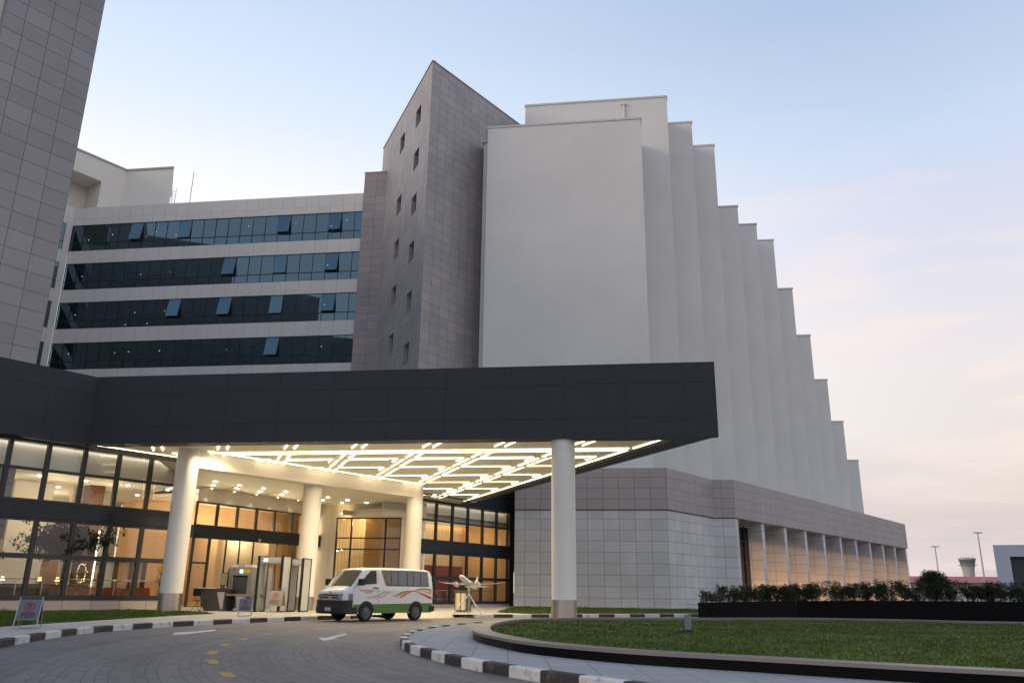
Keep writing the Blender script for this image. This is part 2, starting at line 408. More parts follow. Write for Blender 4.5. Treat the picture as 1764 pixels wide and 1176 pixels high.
T.l(c, b.inputs['Base Color']); T.l(T.rng(nb, .3, .7, .55, .8), b.inputs['Roughness']); T.bump(br.outputs['Fac'], -.35, .01, b)
M['pavers'] = m
M['pavement'] = tile('pavement', (.36, .355, .36), .60, .60, (.22, .215, .21), .02, .7, .05, .08, stain=.22)
M['pavement_warm'] = tile('pavement_warm', (.52, .48, .42), .80, .80, (.30, .28, .25), .02, .6, .03, .05, stain=.12)
def worn(name, col, under, lo, hi):
    m, nt, b = new_mat(name); T = NT(nt); tcn = T.n('ShaderNodeTexCoord').outputs['Object']; n1 = T.noise(tcn, 5, 7, .68); n2 = T.noise(tcn, 1.2, 4)
    c = T.mix(T.rng(n1, lo, hi), col, under); c = T.mix(1.0, c, T.mix(n2, (.8, .8, .8), (1.15, 1.14, 1.12)), 'MULTIPLY'); T.l(c, b.inputs['Base Color']); b.inputs['Roughness'].default_value = .7; T.bump(n1, .3, .01, b); return m
M['kerb_white'] = worn('kerb_white', (.62, .62, .62), (.30, .28, .26), .55, .68)
M['kerb_black'] = worn('kerb_black', (.032, .030, .030), (.13, .10, .085), .56, .70)
M['earth'] = plain('earth', (.20, .17, .145), .9, 0, .2, .05)
M['paint_white'] = plain('paint_white', (.62, .62, .62), .6, 0, .18, 5)
M['paint_yellow'] = plain('paint_yellow', (.46, .28, .06), .6, 0, .3, 7)

g = MB(); g.sheet([(-3000, -300), (3000, -300), (3000, 5000), (-3000, 5000)], -.06); struct(g, 'ground', M['earth'])
g = MB(); g.sheet([(-60, -30), (80, -30), (80, 120), (-60, 120)], 0.0); struct(g, 'road', M['pavers'])

left_kerb = smooth_path([(-5.2, 4.0), (-7.1, 9.0), (-8.6, 13.2), (-9.52, 16.35), (-10.1, 18.5), (-10.5, 20.9), (-10.62, 22.2), (-10.5, 24.0), (-10.25, 25.7), (-9.5, 28.3), (-8.75, 30.6), (-7.7, 33.2), (-6.5, 35.4), (-5.3, 37.3)], 2)
right_kerb = smooth_path([(-2.5, 38.9), (0.65, 40.2), (3.5, 41.9), (8.0, 44.6), (10.3, 46.0), (16, 49.5), (30, 58), (60, 76)], 1)
def kerb(name, path, step, side, zt=.15, w=.16, first=0, taper=None):
    """painted kerb blocks; side=+1: pavement to the left of travel"""
    fine = resample(path, step / 4); inn = offset(fine, side * w); mb = MB()
    n = (len(fine) - 1) // 4
    for i in range(n):
        mt = (i + first) % 2
        for k in range(4):
            a = i * 4 + k; g0 = .006
            p, q, p2, q2 = fine[a], fine[a + 1], inn[a], inn[a + 1]
            if k == 0: p = p.lerp(q, .06); p2 = p2.lerp(q2, .06)
            h = zt
            if taper: h = zt * min(1, max(.1, taper(a / (len(fine) - 1))))
            bz = .018
            pt, qt = p + (p2 - p) * .12, q + (q2 - q) * .12
            up = lambda v, zz: Vector((v.x, v.y, zz))
            V = [up(p, -.02), up(q, -.02), up(p, h - bz), up(q, h - bz), up(pt, h), up(qt, h), up(p2, h), up(q2, h), up(p2, -.02), up(q2, -.02)]
            F = [(0, 1, 3, 2), (2, 3, 5, 4), (4, 5, 7, 6), (6, 7, 9, 8)]
            if k == 0: F.append((0, 2, 4, 6, 8))
            if k == 3: F.append((1, 9, 7, 5, 3))
            mb.add(V, F if side > 0 else [f[::-1] for f in F], mt)
    return struct(mb, name, [M['kerb_white'], M['kerb_black']])
kerb('kerb', left_kerb, 1.0, +1, taper=lambda t: 1 if t < .93 else (1 - t) / .07)
kerb('kerb', right_kerb, .98, +1, first=1, taper=lambda t: min(1, .1 + t * 40))
# forecourt pavement behind the kerbs, dropping to the road between them
lk = offset(left_kerb, .155); rk = offset(right_kerb, .155)
g = MB()
poly = [(p.x, p.y) for p in lk] + [(p.x, p.y) for p in rk] + [(60, 120), (-60, 120), (-60, 4)]
g.sheet(poly, ZF, 0); 
a, b2 = lk[-1], rk[0]
g.face([Vector((a.x, a.y, ZF)), Vector((left_kerb[-1].x + .3, left_kerb[-1].y - .45, .004)), Vector((right_kerb[0].x + .1, right_kerb[0].y - .55, .004)), Vector((b2.x, b2.y, ZF))], 0)
struct(g, 'forecourt_pavement', [M['pavement_warm']])

# island: kerb, pavement, planter rim, lawn
isl_front = [(-.25, 12.64), (-.7, 13.48), (-1.11, 14.45), (-1.5, 15.5), (-1.96, 16.75), (-2.3, 18.5), (-2.48, 20.0), (-2.56, 22.2), (-2.42, 24.0), (-2.08, 26.0), (-1.45, 28.3), (-.5, 30.6), (1.0, 32.9), (3.4, 35.2), (7.0, 37.6), (12, 40.6), (30, 51)]
isl = smooth_path([(6.0, 6.3), (3.6, 8.0), (1.75, 9.75), (.9, 10.85), (.27, 11.75)] + isl_front, 1)[::-1]
kerb('kerb', isl, .78, +1, first=0)
ik = offset(isl, .155)
g = MB(); g.sheet([(p.x, p.y) for p in ik] + [(60, 6), (60, 60)], ZF - .01); struct(g, 'island_pavement', M['pavement'])
RZ = .31
rim_px_back = [(832, 1071.4), (851, 1067.8), (885, 1064.6), (949, 1063), (1080, 1063), (1212, 1063.4), (1382, 1063), (1560, 1066), (1764, 1071.5)]
rim_front = [gz(*q, RZ) for q in [(1900, 1165), (1764, 1156), (1556, 1146), (1290, 1131), (1100, 1121), (985, 1112), (900, 1104), (858, 1096), (830, 1090.5), (817, 1086)]]
rim_back = [gz(814.5, 1081.5, RZ), gz(819, 1075.5, RZ)] + [gz(*q, RZ) for q in rim_px_back] + [Vector((34, 36, RZ))]
rim = smooth_path([(p.x, p.y) for p in rim_front + rim_back], 2)
rin = offset(rim, -.40); rout2 = offset(rim, .02)
mb = MB(); up = lambda v, zz: Vector((v.x, v.y, zz))
for i in range(len(rim) - 1):
    a, b2, c2_, d2 = rim[i], rim[i + 1], rin[i], rin[i + 1]
    mb.face([up(b2, .05), up(a, .05), up(a, RZ - .05), up(b2, RZ - .05)], 0)
    a1, b1 = offset(rim, .03)[i], offset(rim, .03)[i + 1]
    mb.face([up(b1, RZ - .05), up(a1, RZ - .05), up(a1, RZ), up(b1, RZ)], 1)
    mb.face([up(b2, RZ - .05), up(a, RZ - .05), up(a1, RZ - .05), up(b1, RZ - .05)], 1)
    mb.face([up(b1, RZ), up(a1, RZ), up(c2_, RZ), up(d2, RZ)], 1)
    mb.face([up(d2, RZ), up(c2_, RZ), up(c2_, .1), up(d2, .1)], 1)
pl = mb.build('planter_edge', [M['granite_black'], M['granite_pink']]); tag(pl, 'long black granite planter edge with pinkish top round the island lawn', 'planter edge')

# ---- lawns
def grass_mat(name, c1, c2, c3):
    m, nt, b = new_mat(name); T = NT(nt); tcn = T.n('ShaderNodeTexCoord').outputs['Object']
    n1 = T.noise(tcn, .5, 6, .68); n2 = T.noise(tcn, 9, 4, .7); n3 = T.noise(tcn, 1.7, 4, .6)
    c = T.mix(T.rng(n1, .38, .62), c1, c2); c = T.mix(T.rng(n3, .63, .76, 0, .75), c, (.06, .048, .022)); c = T.mix(T.rng(n2, .5, .75, 0, .8), c, c3); T.l(c, b.inputs['Base Color'])
    b.inputs['Roughness'].default_value = .8; b.inputs['Specular IOR Level'].default_value = .2; T.bump(n2, .8, .05, b); return m
M['grass'] = grass_mat('grass', (.048, .084, .011), (.088, .132, .020), (.120, .125, .040))
def inside(poly, x, y):
    c = False; n = len(poly); j = n - 1
    for i in range(n):
        xi, yi = poly[i]; xj, yj = poly[j]
        if (yi > y) != (yj > y) and x < (xj - xi) * (y - yi) / (yj - yi) + xi: c = not c
        j = i
    return c
def lawn(poly, zz, n, hmin, hmax, box, seed, near=None):
    R = random.Random(seed); mb = MB(); mb.sheet(poly, zz, 0); V = []; F = []
    x0, x1, y0, y1 = box; k = 0; tries = 0
    while k < n and tries < n * 6:
        tries += 1
        x = R.uniform(x0, x1); y = y0 + (y1 - y0) * R.random() ** 1.5
        if not inside(poly, x, y): continue
        h = R.uniform(hmin, hmax) * (1.9 if (int(x * 2.1) * 7 + int(y * 1.7) * 13) % 23 == 0 else 1) * (0.7 + .6 * abs(math.sin(x * 1.3 + y * .7) * math.sin(y * 1.1 - x * .4))); a = R.uniform(0, 6.28); w_ = R.uniform(.010, .022); l = h * R.uniform(.1, .7); a2 = R.uniform(0, 6.28)
        p = Vector((x, y, zz - .005)); s = Vector((math.cos(a), math.sin(a), 0)) * w_
        i = len(V); V += [p - s, p + s, p + Vector((math.cos(a2) * l, math.sin(a2) * l, h))]; F.append((i, i + 1, i + 2)); k += 1
    mb.add(V, F, 0)
    return tag(mb.build('grass', M['grass']), kind='stuff')
lp = [(p.x, p.y) for p in rin]
lawn(lp, .225, 60000, .02, .055, (-1, 21, 10, 35), 3)
lg = [gz(*q, ZF) for q in [(-60, 1050), (285, 1051), (372, 1056.5), (300, 1060), (200, 1066), (100, 1072), (0, 1079), (-60, 1084)]]
lawn([(p.x, p.y) for p in lg], ZF + .02, 16000, .03, .08, (-24, -12, 20, 40), 4)
rg = [(-.6, 44.2), (1.0, 42.2), (4.5, 44.2), (9.2, 47.2), (16, 51.2), (30, 59.6), (30, 64), (11.6, 60.6), (.4, 62.2)]
lawn(rg, ZF + .02, 14000, .04, .11, (-1, 18, 42, 62), 5)

# ---- painted road markings
def strip_mark(name, pts, w_, mt):
    mb = MB(); P = [Vector((p[0], p[1], .004)) for p in pts]
    for i in range(len(P) - 1):
        t = (P[i + 1] - P[i]).normalized(); s = Vector((-t.y, t.x, 0)) * w_ / 2
        mb.face([P[i] - s, P[i + 1] - s, P[i + 1] + s, P[i] + s])
    return struct(mb, name, M[mt])
def dash(px1, px2, w_=.16):
    a, b2 = gz(*px1), gz(*px2); strip_mark('lane_dash', [a, b2], w_, 'paint_yellow')
for a, b2 in [((398, 1166), (386, 1158)), ((370.5, 1143), (363, 1136)), ((364, 1126), (369, 1120)), ((383.5, 1111.5), (391, 1108)), ((415, 1101), (425, 1098.5)), ((454, 1092.5), (464, 1091)), ((497, 1086), (511, 1085.4)), ((545, 1082.2), (562, 1081.6))]:
    dash(a, b2)
def arrow(pts):
    mb = MB(); mb.sheet([(gz(*p).x, gz(*p).y) for p in pts], .004); struct(mb, 'lane_arrow', M['paint_white'])
arrow([(296, 1092.6), (302, 1088.8), (330, 1087.5), (368, 1083.8), (373, 1085.6), (338, 1089.6), (322, 1092)])
arrow([(548, 1097.5), (560, 1098), (594, 1090.8), (598.5, 1092.3), (575, 1098.2), (581, 1098.6), (557, 1103.4)])
# ================================================================== BUILDINGS
A_AZ = -8.0
AL = FR((0, 0), A_AZ)
Z1, Z2 = 7.1, 10.15                          # underside and top of the dark fascia / podium band
def nearpts(a, b): return math.degrees(math.atan2(b[1] - a[1], b[0] - a[0]))

# ---------------------------------------------------------------- podium (right)
Q = gz(1149, 877, Z1); S_ = gz(1230, 891.4, Z1); T_ = gz(1266.5, 891.4, Z1); E_ = gz(1562.6, 944.5, Z1)
PL = Q - dirv(A_AZ) * 11.3
pod = thing('podium_building', 'stone clad podium with pale tiled base, brown top band and a pillared side arcade', 'building', (Q.x, Q.y, 0))
def wall_run(pts, z0, z1, th=.3):
    mb = MB()
    for a, b2 in zip(pts, pts[1:]): mb.face([up(a, z0), up(b2, z0), up(b2, z1), up(a, z1)])
    return mb
arc = FR(T_, nearpts(T_, E_)); LEN = (E_ - T_).length
R0 = T_ + dirv(arc.az) * .55
base = wall_run([PL, Q, S_, T_, R0], 0.0, Z1 - .05)
# return of the base into the first bay
base.face([up(R0, 0), up(R0 + arc.b * 2.6, 0), up(R0 + arc.b * 2.6, Z1 - .05), up(R0, Z1 - .05)])
base.build('base_wall', M['stone_light'], pod, uo=(Q.x, Q.y))
o_ = lambda p, d1: p
def outset(pts, d):
    pts = [Vector((p.x, p.y, 0)) for p in pts]; r = []
    for i, p in enumerate(pts):
        ns_ = []
        for a, b2 in ((i - 1, i), (i, i + 1)):
            if a >= 0 and b2 < len(pts):
                t = (pts[b2] - pts[a]).normalized(); ns_.append(Vector((t.y, -t.x, 0)))
        if len(ns_) == 1: r.append(p + ns_[0] * d)
        else:
            k = ns_[0] + ns_[1]; k /= k.length_squared / 2; r.append(p + k * d)
    return r
bandp = outset([PL, Q, S_, T_, E_], .10)
mb = wall_run(bandp, Z1, Z2)
for a, b2, a0, b0 in zip(bandp, bandp[1:], [PL, Q, S_, T_], [Q, S_, T_, E_]):
    mb.face([up(b2, Z1), up(a, Z1), up(a0, Z1) - Vector((0, 0, 0)), up(b0, Z1)], 0)
E2 = E_ + arc.b * 14
mb.face([up(bandp[-1], Z1), up(E2, Z1), up(E2, Z2), up(bandp[-1], Z2)])
mb.sheet([(p.x, p.y) for p in bandp] + [(E2.x, E2.y), (PL.x, PL.y + 40)], Z2 - .02, 1)
mb.build('band', [M['stone_band'], M['cap_grey']], pod, uo=(Q.x, Q.y))
sh = MB()
for a, b2 in zip([PL, Q, S_, T_], [Q, S_, T_, R0]):
    t = (b2 - a).normalized(); n = Vector((t.y, -t.x, 0))
    sh.hexa([up(a + n * .05, Z1 - .05), up(b2 + n * .05, Z1 - .05), up(b2, Z1 - .05), up(a, Z1 - .05), up(a + n * .05, Z1), up(b2 + n * .05, Z1), up(b2, Z1), up(a, Z1)])
sh.build('shadow_joint', M['panel_joint'], pod)
# arcade
mb = MB(); mb.face([arc.P(-.1, -.1, Z1 - .004), arc.P(-.1, 3.0, Z1 - .004), arc.P(LEN, 3.0, Z1 - .004), arc.P(LEN, -.1, Z1 - .004)]); mb.build('arcade_ceiling', M['stone_plinth'], pod)
mb = MB(); mb.quad(.5, LEN, 2.6, 0, Z1, 0, arc); mb.build('arcade_glazing', M['glass_dark'], pod)
mb = MB(); mb.quad(.5, LEN, 3.4, 0, Z1, 0, arc); mb.build('arcade_curtain', plain('curtain', (.16, .11, .07), .9, 0, .3, 2), pod)
pitch = (LEN - .55 - .35) / 10
fm = MB()
for i in range(10):
    for zz in (2.1, 3.9, 5.7): fm.box(.55 + i * pitch, .55 + (i + 1) * pitch, 2.52, 2.6, zz - .03, zz + .03, 0, arc)
    for k in (1, 2): fm.box(.55 + i * pitch + k * pitch / 3 - .03, .55 + i * pitch + k * pitch / 3 + .03, 2.5, 2.58, 0, Z1, 0, arc)
fm.build('glazing_bars', M['frame_dark'], pod)
for i in range(1, 11):
    u = .55 + i * pitch - .15; mb = MB(); mb.box(u, u + .62, .12, 1.35 if i == 1 else 2.45, 0, Z1 - .01, 0, arc)
    if i == 10: mb.v = []; mb.f = []; mb.m = []; mb.box(u, LEN + .02, .12, 2.4, 0, Z1 - .01, 0, arc)
    mb.build('pillar', M['stone_light'], pod, uo=tuple(arc.P(u, 0, 0))[:2])
for i in range(2):
    c = gz(*((1294, 904), (1333, 911.5))[i], Z1 - .04); mb = MB(); mb.lathe(c, [(.16, -.03), (.16, .02)], 16); mb.build('downlight', M['lamp_warm'], pod)
# added spots without fixtures, standing in for sunset glow reflected onto the arcade
for i in range(10):
    ld = bpy.data.lights.new('added_arcade_glow', 'SPOT'); ld.energy = 620; ld.color = (1, .54, .22); ld.spot_size = rad(70); ld.spot_blend = .2; ld.shadow_soft_size = .12
    lo = bpy.data.objects.new('added_arcade_glow', ld); COL.objects.link(lo)
    u = .55 + i * pitch + .65; lo.location = arc.P(u, .55, .40)
    tgt = arc.P(u + pitch - .8, 1.25, 1.75); dv = (lo.location - tgt).normalized(); lo.rotation_euler = dv.to_track_quat('Z', 'Y').to_euler()

# ---------------------------------------------------------------- white slab block above the podium
nA = AL.b
q0 = Vector((Q.x, Q.y, 0)) + nA * 3.0
f0r = vp(1103.5, 202, q0, A_AZ); f0l = vp(841, 215, q0, A_AZ)
FIN_AZ = 53.0; sp_ = 5.62
tops = [f0r.z, 47.3, 47.35, 47.4, 42.45, 42.45, 42.5, 37.95, 33.3, 28.6, 23.95, 19.4]
slab = thing('slab_block', 'pale rendered block of stepped vertical fins going down to the right', 'building', (f0r.x, f0r.y, 0))
u_l = vp(905, 178, Vector((f0r.x, f0r.y, 0)) + dirv(FIN_AZ) * sp_, A_AZ)
for k in range(12):
    Rk = Vector((f0r.x, f0r.y, 0)) + dirv(FIN_AZ) * (sp_ * k)
    fr = FR(Rk, A_AZ)
    w_ = (f0r - f0l).length if k == 0 else ((Vector((u_l.x, u_l.y, 0)) - Rk).length if k in (1,) else 10.5)
    dep = 9.0 if k == 0 else 7.5
    mb = MB(fr); mb.box(-w_, 0, 0, dep, Z2 - .1, tops[k] - .18)
    o = mb.build('fin_wall', M['render_white'], slab, uo=(Rk.x, Rk.y))
    cp = MB(fr); cp.box(-w_ - .06, .07, -.07, dep + .1, tops[k] - .19, tops[k])
    cp.build('coping', M.setdefault('cap_pale', plain('cap_pale', (.60, .59, .57), .6)), o)
fr0 = FR((f0l.x, f0l.y), A_AZ)
lowz = hz(835, 243, fr0.P(-.8, 2.2, 0)); mb = MB(fr0); mb.box(-.75, 1.0, 2.2, 9, 8, lowz - .2); o = mb.build('fin_wall', M['render_white'], slab)
cp = MB(fr0); cp.box(-.9, .0, 2.05, 9, lowz - .25, lowz); cp.build('coping', M['cap_grey'], o)
fr1 = FR(Vector((f0r.x, f0r.y, 0)) + dirv(FIN_AZ) * sp_, A_AZ)
uu = fr1.uv(vp(1075, 200, fr1.p, A_AZ))[0]
mb = MB(fr1); zt = hz(1075, 181, fr1.P(uu, 0, 0)); mb.tube([fr1.P(uu, -.12, tops[0] - .5), fr1.P(uu, -.12, zt)], .09, 8); mb.tube([fr1.P(uu - .28, -.14, zt), fr1.P(uu + .28, -.14, zt)], .1, 8)
mb.build('vent_pipe', M['render_white'], slab, smooth=40)

# ---------------------------------------------------------------- brown stone tower
tc0 = at(733, 370, 64.2); TC = Vector((tc0.x, tc0.y, 0)); TTOP = 47.3
tw = thing('stone_tower', 'tall wedge shaped brown stone tower with small staggered square windows', 'tower', (TC.x, TC.y, 0))
frL = FR(TC - dirv(-66.5) * 17.0, -66.5)      # left face: u runs to the corner at u=17
wpx = [(721.8, 199), (694.4, 244.8), (717, 274), (687.2, 353.6), (712.4, 352.7), (682, 430), (708.2, 434.4), (677.5, 510), (703.4, 520.6), (672.7, 592.7), (699.2, 609.5)]
hs = []
for (x, y) in wpx:
    q = vp(x, y, TC, -66.5); u = frL.uv(q)[0]
    right = x > 690 and (x, y) != (694.4, 244.8)
    hs.append((u, q.z))
ur = sum(h[0] for h, p in zip(hs, wpx) if p[0] > 697) / 6; ul = sum(h[0] for h, p in zip(hs, wpx) if p[0] < 697) / 5
HW, HH = .78, .92
hol = [((ur if p[0] > 697 else ul) - HW, (ur if p[0] > 697 else ul) + HW, h[1] - HH, h[1] + HH) for h, p in zip(hs, wpx)]
mb = MB(frL); mb.holes(0, 17, 3, TTOP, hol, .75, 0, 0)
frR = FR(TC, 52.5); mb.quad(0, 26, 0, 3, TTOP, 0, frR)
mb.sheet([tuple(frL.P(0, 0, 0))[:2], (TC.x, TC.y), tuple(frR.P(26, 0, 0))[:2]], TTOP - .05, 0)
mb.face([frR.P(26, 0, 3), frL.P(0, 0, 3), frL.P(0, 0, TTOP), frR.P(26, 0, TTOP)])
mb.build('wall', M['stone_brown'], tw, uo=(TC.x, TC.y))
for (a, b2, c, d) in hol:
    mb = MB(frL); mb.quad(a, b2, .72, c, d, 1); mb.box((a + b2) / 2 - .04, (a + b2) / 2 + .04, .66, .715, c, d, 0); mb.box(a, b2, .67, .715, (c + d) / 2 - .03, (c + d) / 2 + .03, 0)
    mb.box(a + .001, b2 - .001, .9, .95, c, d, 2)
    mb.build('window', [M['frame_dark'], M['glass_dark'], M['dark_interior']], tw)
cp = MB(); 
cp.box(0, 17, -.06, .3, TTOP, TTOP + .12, 0, frL); cp.box(.1, 26, -.06, .3, TTOP + .002, TTOP + .122, 0, frR); cp.build('coping', M['stone_brown_small'], tw)
# narrow shaft
FP = at(613, 400, 80.0); FP = Vector((FP.x, FP.y, 0))
sp0 = FP - nA * .7
xl = vp(629, 298.7, sp0, A_AZ); xl2 = vp(604.5, 637, sp0, A_AZ); xr = vp(671.7, 296, sp0, A_AZ); xr2 = vp(651.7, 637, sp0, A_AZ)
STOP = (xl.z + xr.z) / 2
frS = FR((xl + xl2) / 2, A_AZ); ws = ((xr + xr2) / 2 - (xl + xl2) / 2); ws = math.hypot(ws.x, ws.y)
st = thing('stone_shaft', 'narrow brown tiled stone shaft at the right end of the window rows', 'tower', tuple(frS.P(0, 0, 0)))
mb = MB(frS); mb.box(0, ws, 0, 5, 3, STOP); mb.build('wall', M['stone_brown_small'], st, uo=(frS.p.x, frS.p.y))
mb = MB(frS); mb.box(-.05, ws + .05, -.05, 5, STOP + .002, STOP + .1); mb.build('coping', M['stone_brown_small'], st)

# ---------------------------------------------------------------- hotel wing with four rows of windows
FC = vp(105, 500, FP, A_AZ); FC = Vector((FC.x, FC.y, 0))
frF = FR(FC, A_AZ); FLEN = frF.uv(xl2)[0] + .35
hw = thing('hotel_wing', 'cream panelled hotel wing with four long rows of dark blue windows', 'building', (FC.x, FC.y, 0))
tops_w = [39.25, 34.68, 30.18, 25.65]; bots_w = [36.15, 31.63, 27.2, 22.72]; FTOP = 41.35
lev = [(tops_w[0], FTOP), (tops_w[1], bots_w[0]), (tops_w[2], bots_w[1]), (tops_w[3], bots_w[2]), (20.2, bots_w[3])]
for (a, b2) in lev:
    mb = MB(frF); mb.box(0, FLEN, 0, 6.0, a, b2); mb.build('spandrel', M['spandrel'], hw, uo=(FC.x, FC.y))
mb = MB(frF); mb.box(0, FLEN, 0, 6, 12.2, 20.2); mb.build('lower_wall', M['spandrel'], hw)
mb = MB(frF); mb.quad(0, FLEN, 5.9, 12, FTOP - .2); mb.box(.01, .10, .3, 5.9, 12, FTOP - .2); mb.box(FLEN - .1, FLEN - .01, .3, 5.9, 12, FTOP - .2)
for k in (4, 8, 13, 17, 20): mb.box(k * FLEN / 24 - .05, k * FLEN / 24 + .05, 2.2, 5.9, 12, FTOP - .2)
mb.build('back_partition', M['grey_interior'], hw)
NP = 24; pw = FLEN / NP
opened = {(0, 5): 1, (0, 9): .5, (0, 17): 1, (0, 21): 1, (1, 13): 1, (1, 17): .4, (1, 21): 1, (2, 9): 1, (2, 13): 1, (2, 17): .5, (2, 21): 1, (3, 17): 1}
proto = {}
for r in range(4):
    for i in range(NP):
        zt, zb = tops_w[r], bots_w[r]; zm = zb + (zt - zb) * .30; u0 = i * pw; ub = u0 + pw
        key = (r, i) in opened
        mb = MB(frF)
        fw = .035
        mb.box(u0, u0 + fw, .02, .12, zb, zt, 0); mb.box(u0 + fw, ub, .03, .11, zm - .03, zm + .03, 0); mb.box(u0 + fw, ub, .03, .11, zb, zb + .05, 0); mb.box(u0 + fw, ub, .03, .11, zt - .06, zt, 0)
        mb.quad(u0 + fw, ub, .08, zb + .05, zm - .03, 1)
        o = mb.build('window', [M['frame_dark'], M['glass_blue']], hw)
        gp = MB(frF); k = opened.get((r, i), 0) * .42
        jit = (rng.random() - .5) * .012
        if k:
            a, b2, c, d = frF.P(u0 + fw + .03, .07, zt - .06), frF.P(ub - .02, .07, zt - .06), frF.P(ub - .02, .07 - k, zm + .08), frF.P(u0 + fw + .03, .07 - k, zm + .08)
            gp.face([d, c, b2, a], 0)
            for p, q in ((a, d), (d, c), (c, b2)): gp.tube([p + frF.b * .03, q + frF.b * .03], .028, 4, 1)
        else:
            gp.face([frF.P(u0 + fw, .08 + jit, zm + .03), frF.P(ub, .08 - jit, zm + .03), frF.P(ub, .08 - jit, zt - .06), frF.P(u0 + fw, .08 + jit, zt - .06)], 0)
        gp.build('pane', [M['glass_blue'], M['frame_dark']], o)
# roller blinds' valance and ceiling lamps inside
for r in range(4):
    mb = MB(frF); mb.box(0, FLEN, .25, .30, tops_w[r] - .55, tops_w[r] - .01); mb.build('blind_valance', M['grey_interior'], hw)
lamp_px = [(240, (396, 450)), (0, (504, 425)), (0, (655, 435)), (0, (700, 412)), (0, (787, 427)), (0, (1113, 387)), (0, (1321, 374)), (0, (1480, 387)), (0, (1550, 361)),
           (0, (366, 612)), (0, (629, 602)), (0, (760, 592)), (0, (1465, 561)), (0, (336, 783)), (0, (602, 773)), (0, (736, 765)), (0, (1450, 738)), (0, (306, 957)), (0, (513, 953)), (0, (574, 948)), (0, (712, 944)), (0, (1012, 939)), (0, (1436, 924)), (0, (560, 827)), (0, (657, 822))]
for _, (x, y) in lamp_px:
    X, Y = x * .3855, 240 + y * .3855
    c = vp(X, Y, FC + nA * 1.5, A_AZ)
    zc = min([t for t in tops_w if t > c.z] or [c.z], key=lambda t: t - c.z) - .05
    c = at(X, Y, math.hypot(c.x, c.y))
    mb = MB(); mb.lathe((c.x, c.y, c.z), [(.02, -.06), (.05, -.03), (.05, 0), (.02, .02)], 10); mb.build('ceiling_lamp', M['lamp_dim'], hw)
# side wing: runs towards the camera behind the left tower
sw = thing('hotel_side_wing', 'short end of the hotel seen between the left stone tower and the long window rows', 'building', (FC.x, FC.y, 0))
frW = FR(FC - dirv(54) * 16, 54)
for (a, b2) in lev:
    mb = MB(frW); mb.box(0, 15.96, 0, 5, a, b2 + (.0 if b2 != FTOP else .0)); mb.build('spandrel', M['spandrel'], sw)
mb = MB(frW); mb.box(0, 15.9, 0, 5, 12, 20.2); mb.build('lower_wall', M['spandrel'], sw)
mb = MB(frW); mb.quad(0, 15.9, 4.9, 12, FTOP - .2); mb.build('back_partition', M['grey_interior'], sw)
mb = MB(frW); mb.box(15.3, 15.98, -.02, 1.0, 12, FTOP - .01); mb.build('corner_pier', M['spandrel'], sw)
for r in range(4):
    for i in range(6):
        zt, zb = tops_w[r], bots_w[r]; zm = zb + (zt - zb) * .3; u0 = 15.3 - (i + 1) * 1.8; mb = MB(frW)
        mb.box(u0, u0 + .04, .02, .12, zb, zt, 0); mb.box(u0 + .04, u0 + 1.8, .03, .11, zm - .03, zm + .03, 0)
        mb.quad(u0 + .04, u0 + 1.8, .08, zb, zm - .03, 1); mb.quad(u0 + .04, u0 + 1.8, .08, zm + .03, zt, 1); mb.build('window', [M['frame_dark'], M['glass_blue']], sw)
for (X, Y) in [(92.5, 479), (80.5, 543), (68.5, 611)]:
    c = vp(X, Y, FC + frW.b * 1.2, 54); mb = MB(); mb.lathe((c.x, c.y, c.z), [(.02, -.06), (.05, -.03), (.05, 0)], 10); mb.build('ceiling_lamp', M['lamp_dim'], sw)
# penthouse above
pf = FC + nA * 3.2
p1 = vp(219, 294, pf, A_AZ); p2 = vp(299.6, 288, pf, A_AZ); p2b = vp(293, 352, pf, A_AZ); PTOP = (p1.z + p2.z) / 2
frP = FR((p1.x, p1.y), A_AZ); wP = math.hypot(p2.x - p1.x, p2.y - p1.y)
ph = thing('roof_house', 'cream roof house standing on the hotel roof above the window rows', 'roof house', (p1.x, p1.y, FTOP - .1))
mb = MB(frP); mb.prism([tuple(q[:2]) for q in (frP.P(0, 0, 0), frP.P(wP, 0, 0), frP.P(wP, 0, 0) + dirv(114) * 8, frP.P(0, 0, 0) + dirv(114) * 8)], FTOP - 3, PTOP - .1)
frP2 = FR((p1.x, p1.y), 54)
zo = vp(175, 312.5, p1, 54).z; uo_ = frP2.uv(vp(175, 312.5, p1, 54))[0]
mb.box(uo_, -.0, 0, 8, FTOP - 3, PTOP - .104, 0, frP2)
mb.box(-24, uo_ - .002, 0, 8, zo, PTOP - .106, 0, frP2)
mb.box(-24, uo_ - .004, 3.0, 8, FTOP - 3, zo - .002, 0, frP2)
mb.build('wall', M['spandrel'] if False else M['wall_cream'], ph)
cp = MB(); cp.prism([tuple(q[:2]) for q in (frP.P(0, -.14, 0), frP.P(wP + .1, -.14, 0), frP.P(wP + .1, 0, 0) + dirv(114) * 8, frP.P(0, 0, 0) + dirv(114) * 8)], PTOP - .1, PTOP + .08); cp.box(-24, -.1, -.14, 8, PTOP - .102, PTOP + .078, 0, frP2); cp.build('coping', M['cap_grey'], ph)
mb = MB(frP)
for k in (0, 1): mb.tube([frP.P(wP + .12 + k * .42, .3, FTOP - .5), frP.P(wP + .12 + k * .42, .3, PTOP - 2.6)], .03, 6)
for k in range(11): mb.tube([frP.P(wP + .12, .3, FTOP + .1 + k * .32), frP.P(wP + .54, .3, FTOP + .1 + k * .32)], .02, 5)
mb.build('ladder', M['cap_grey'], ph)
mp_ = FC + nA * 2.0
r0_ = vp(326.5, 350, mp_, A_AZ); r1_ = vp(333.5, 296, mp_, A_AZ)
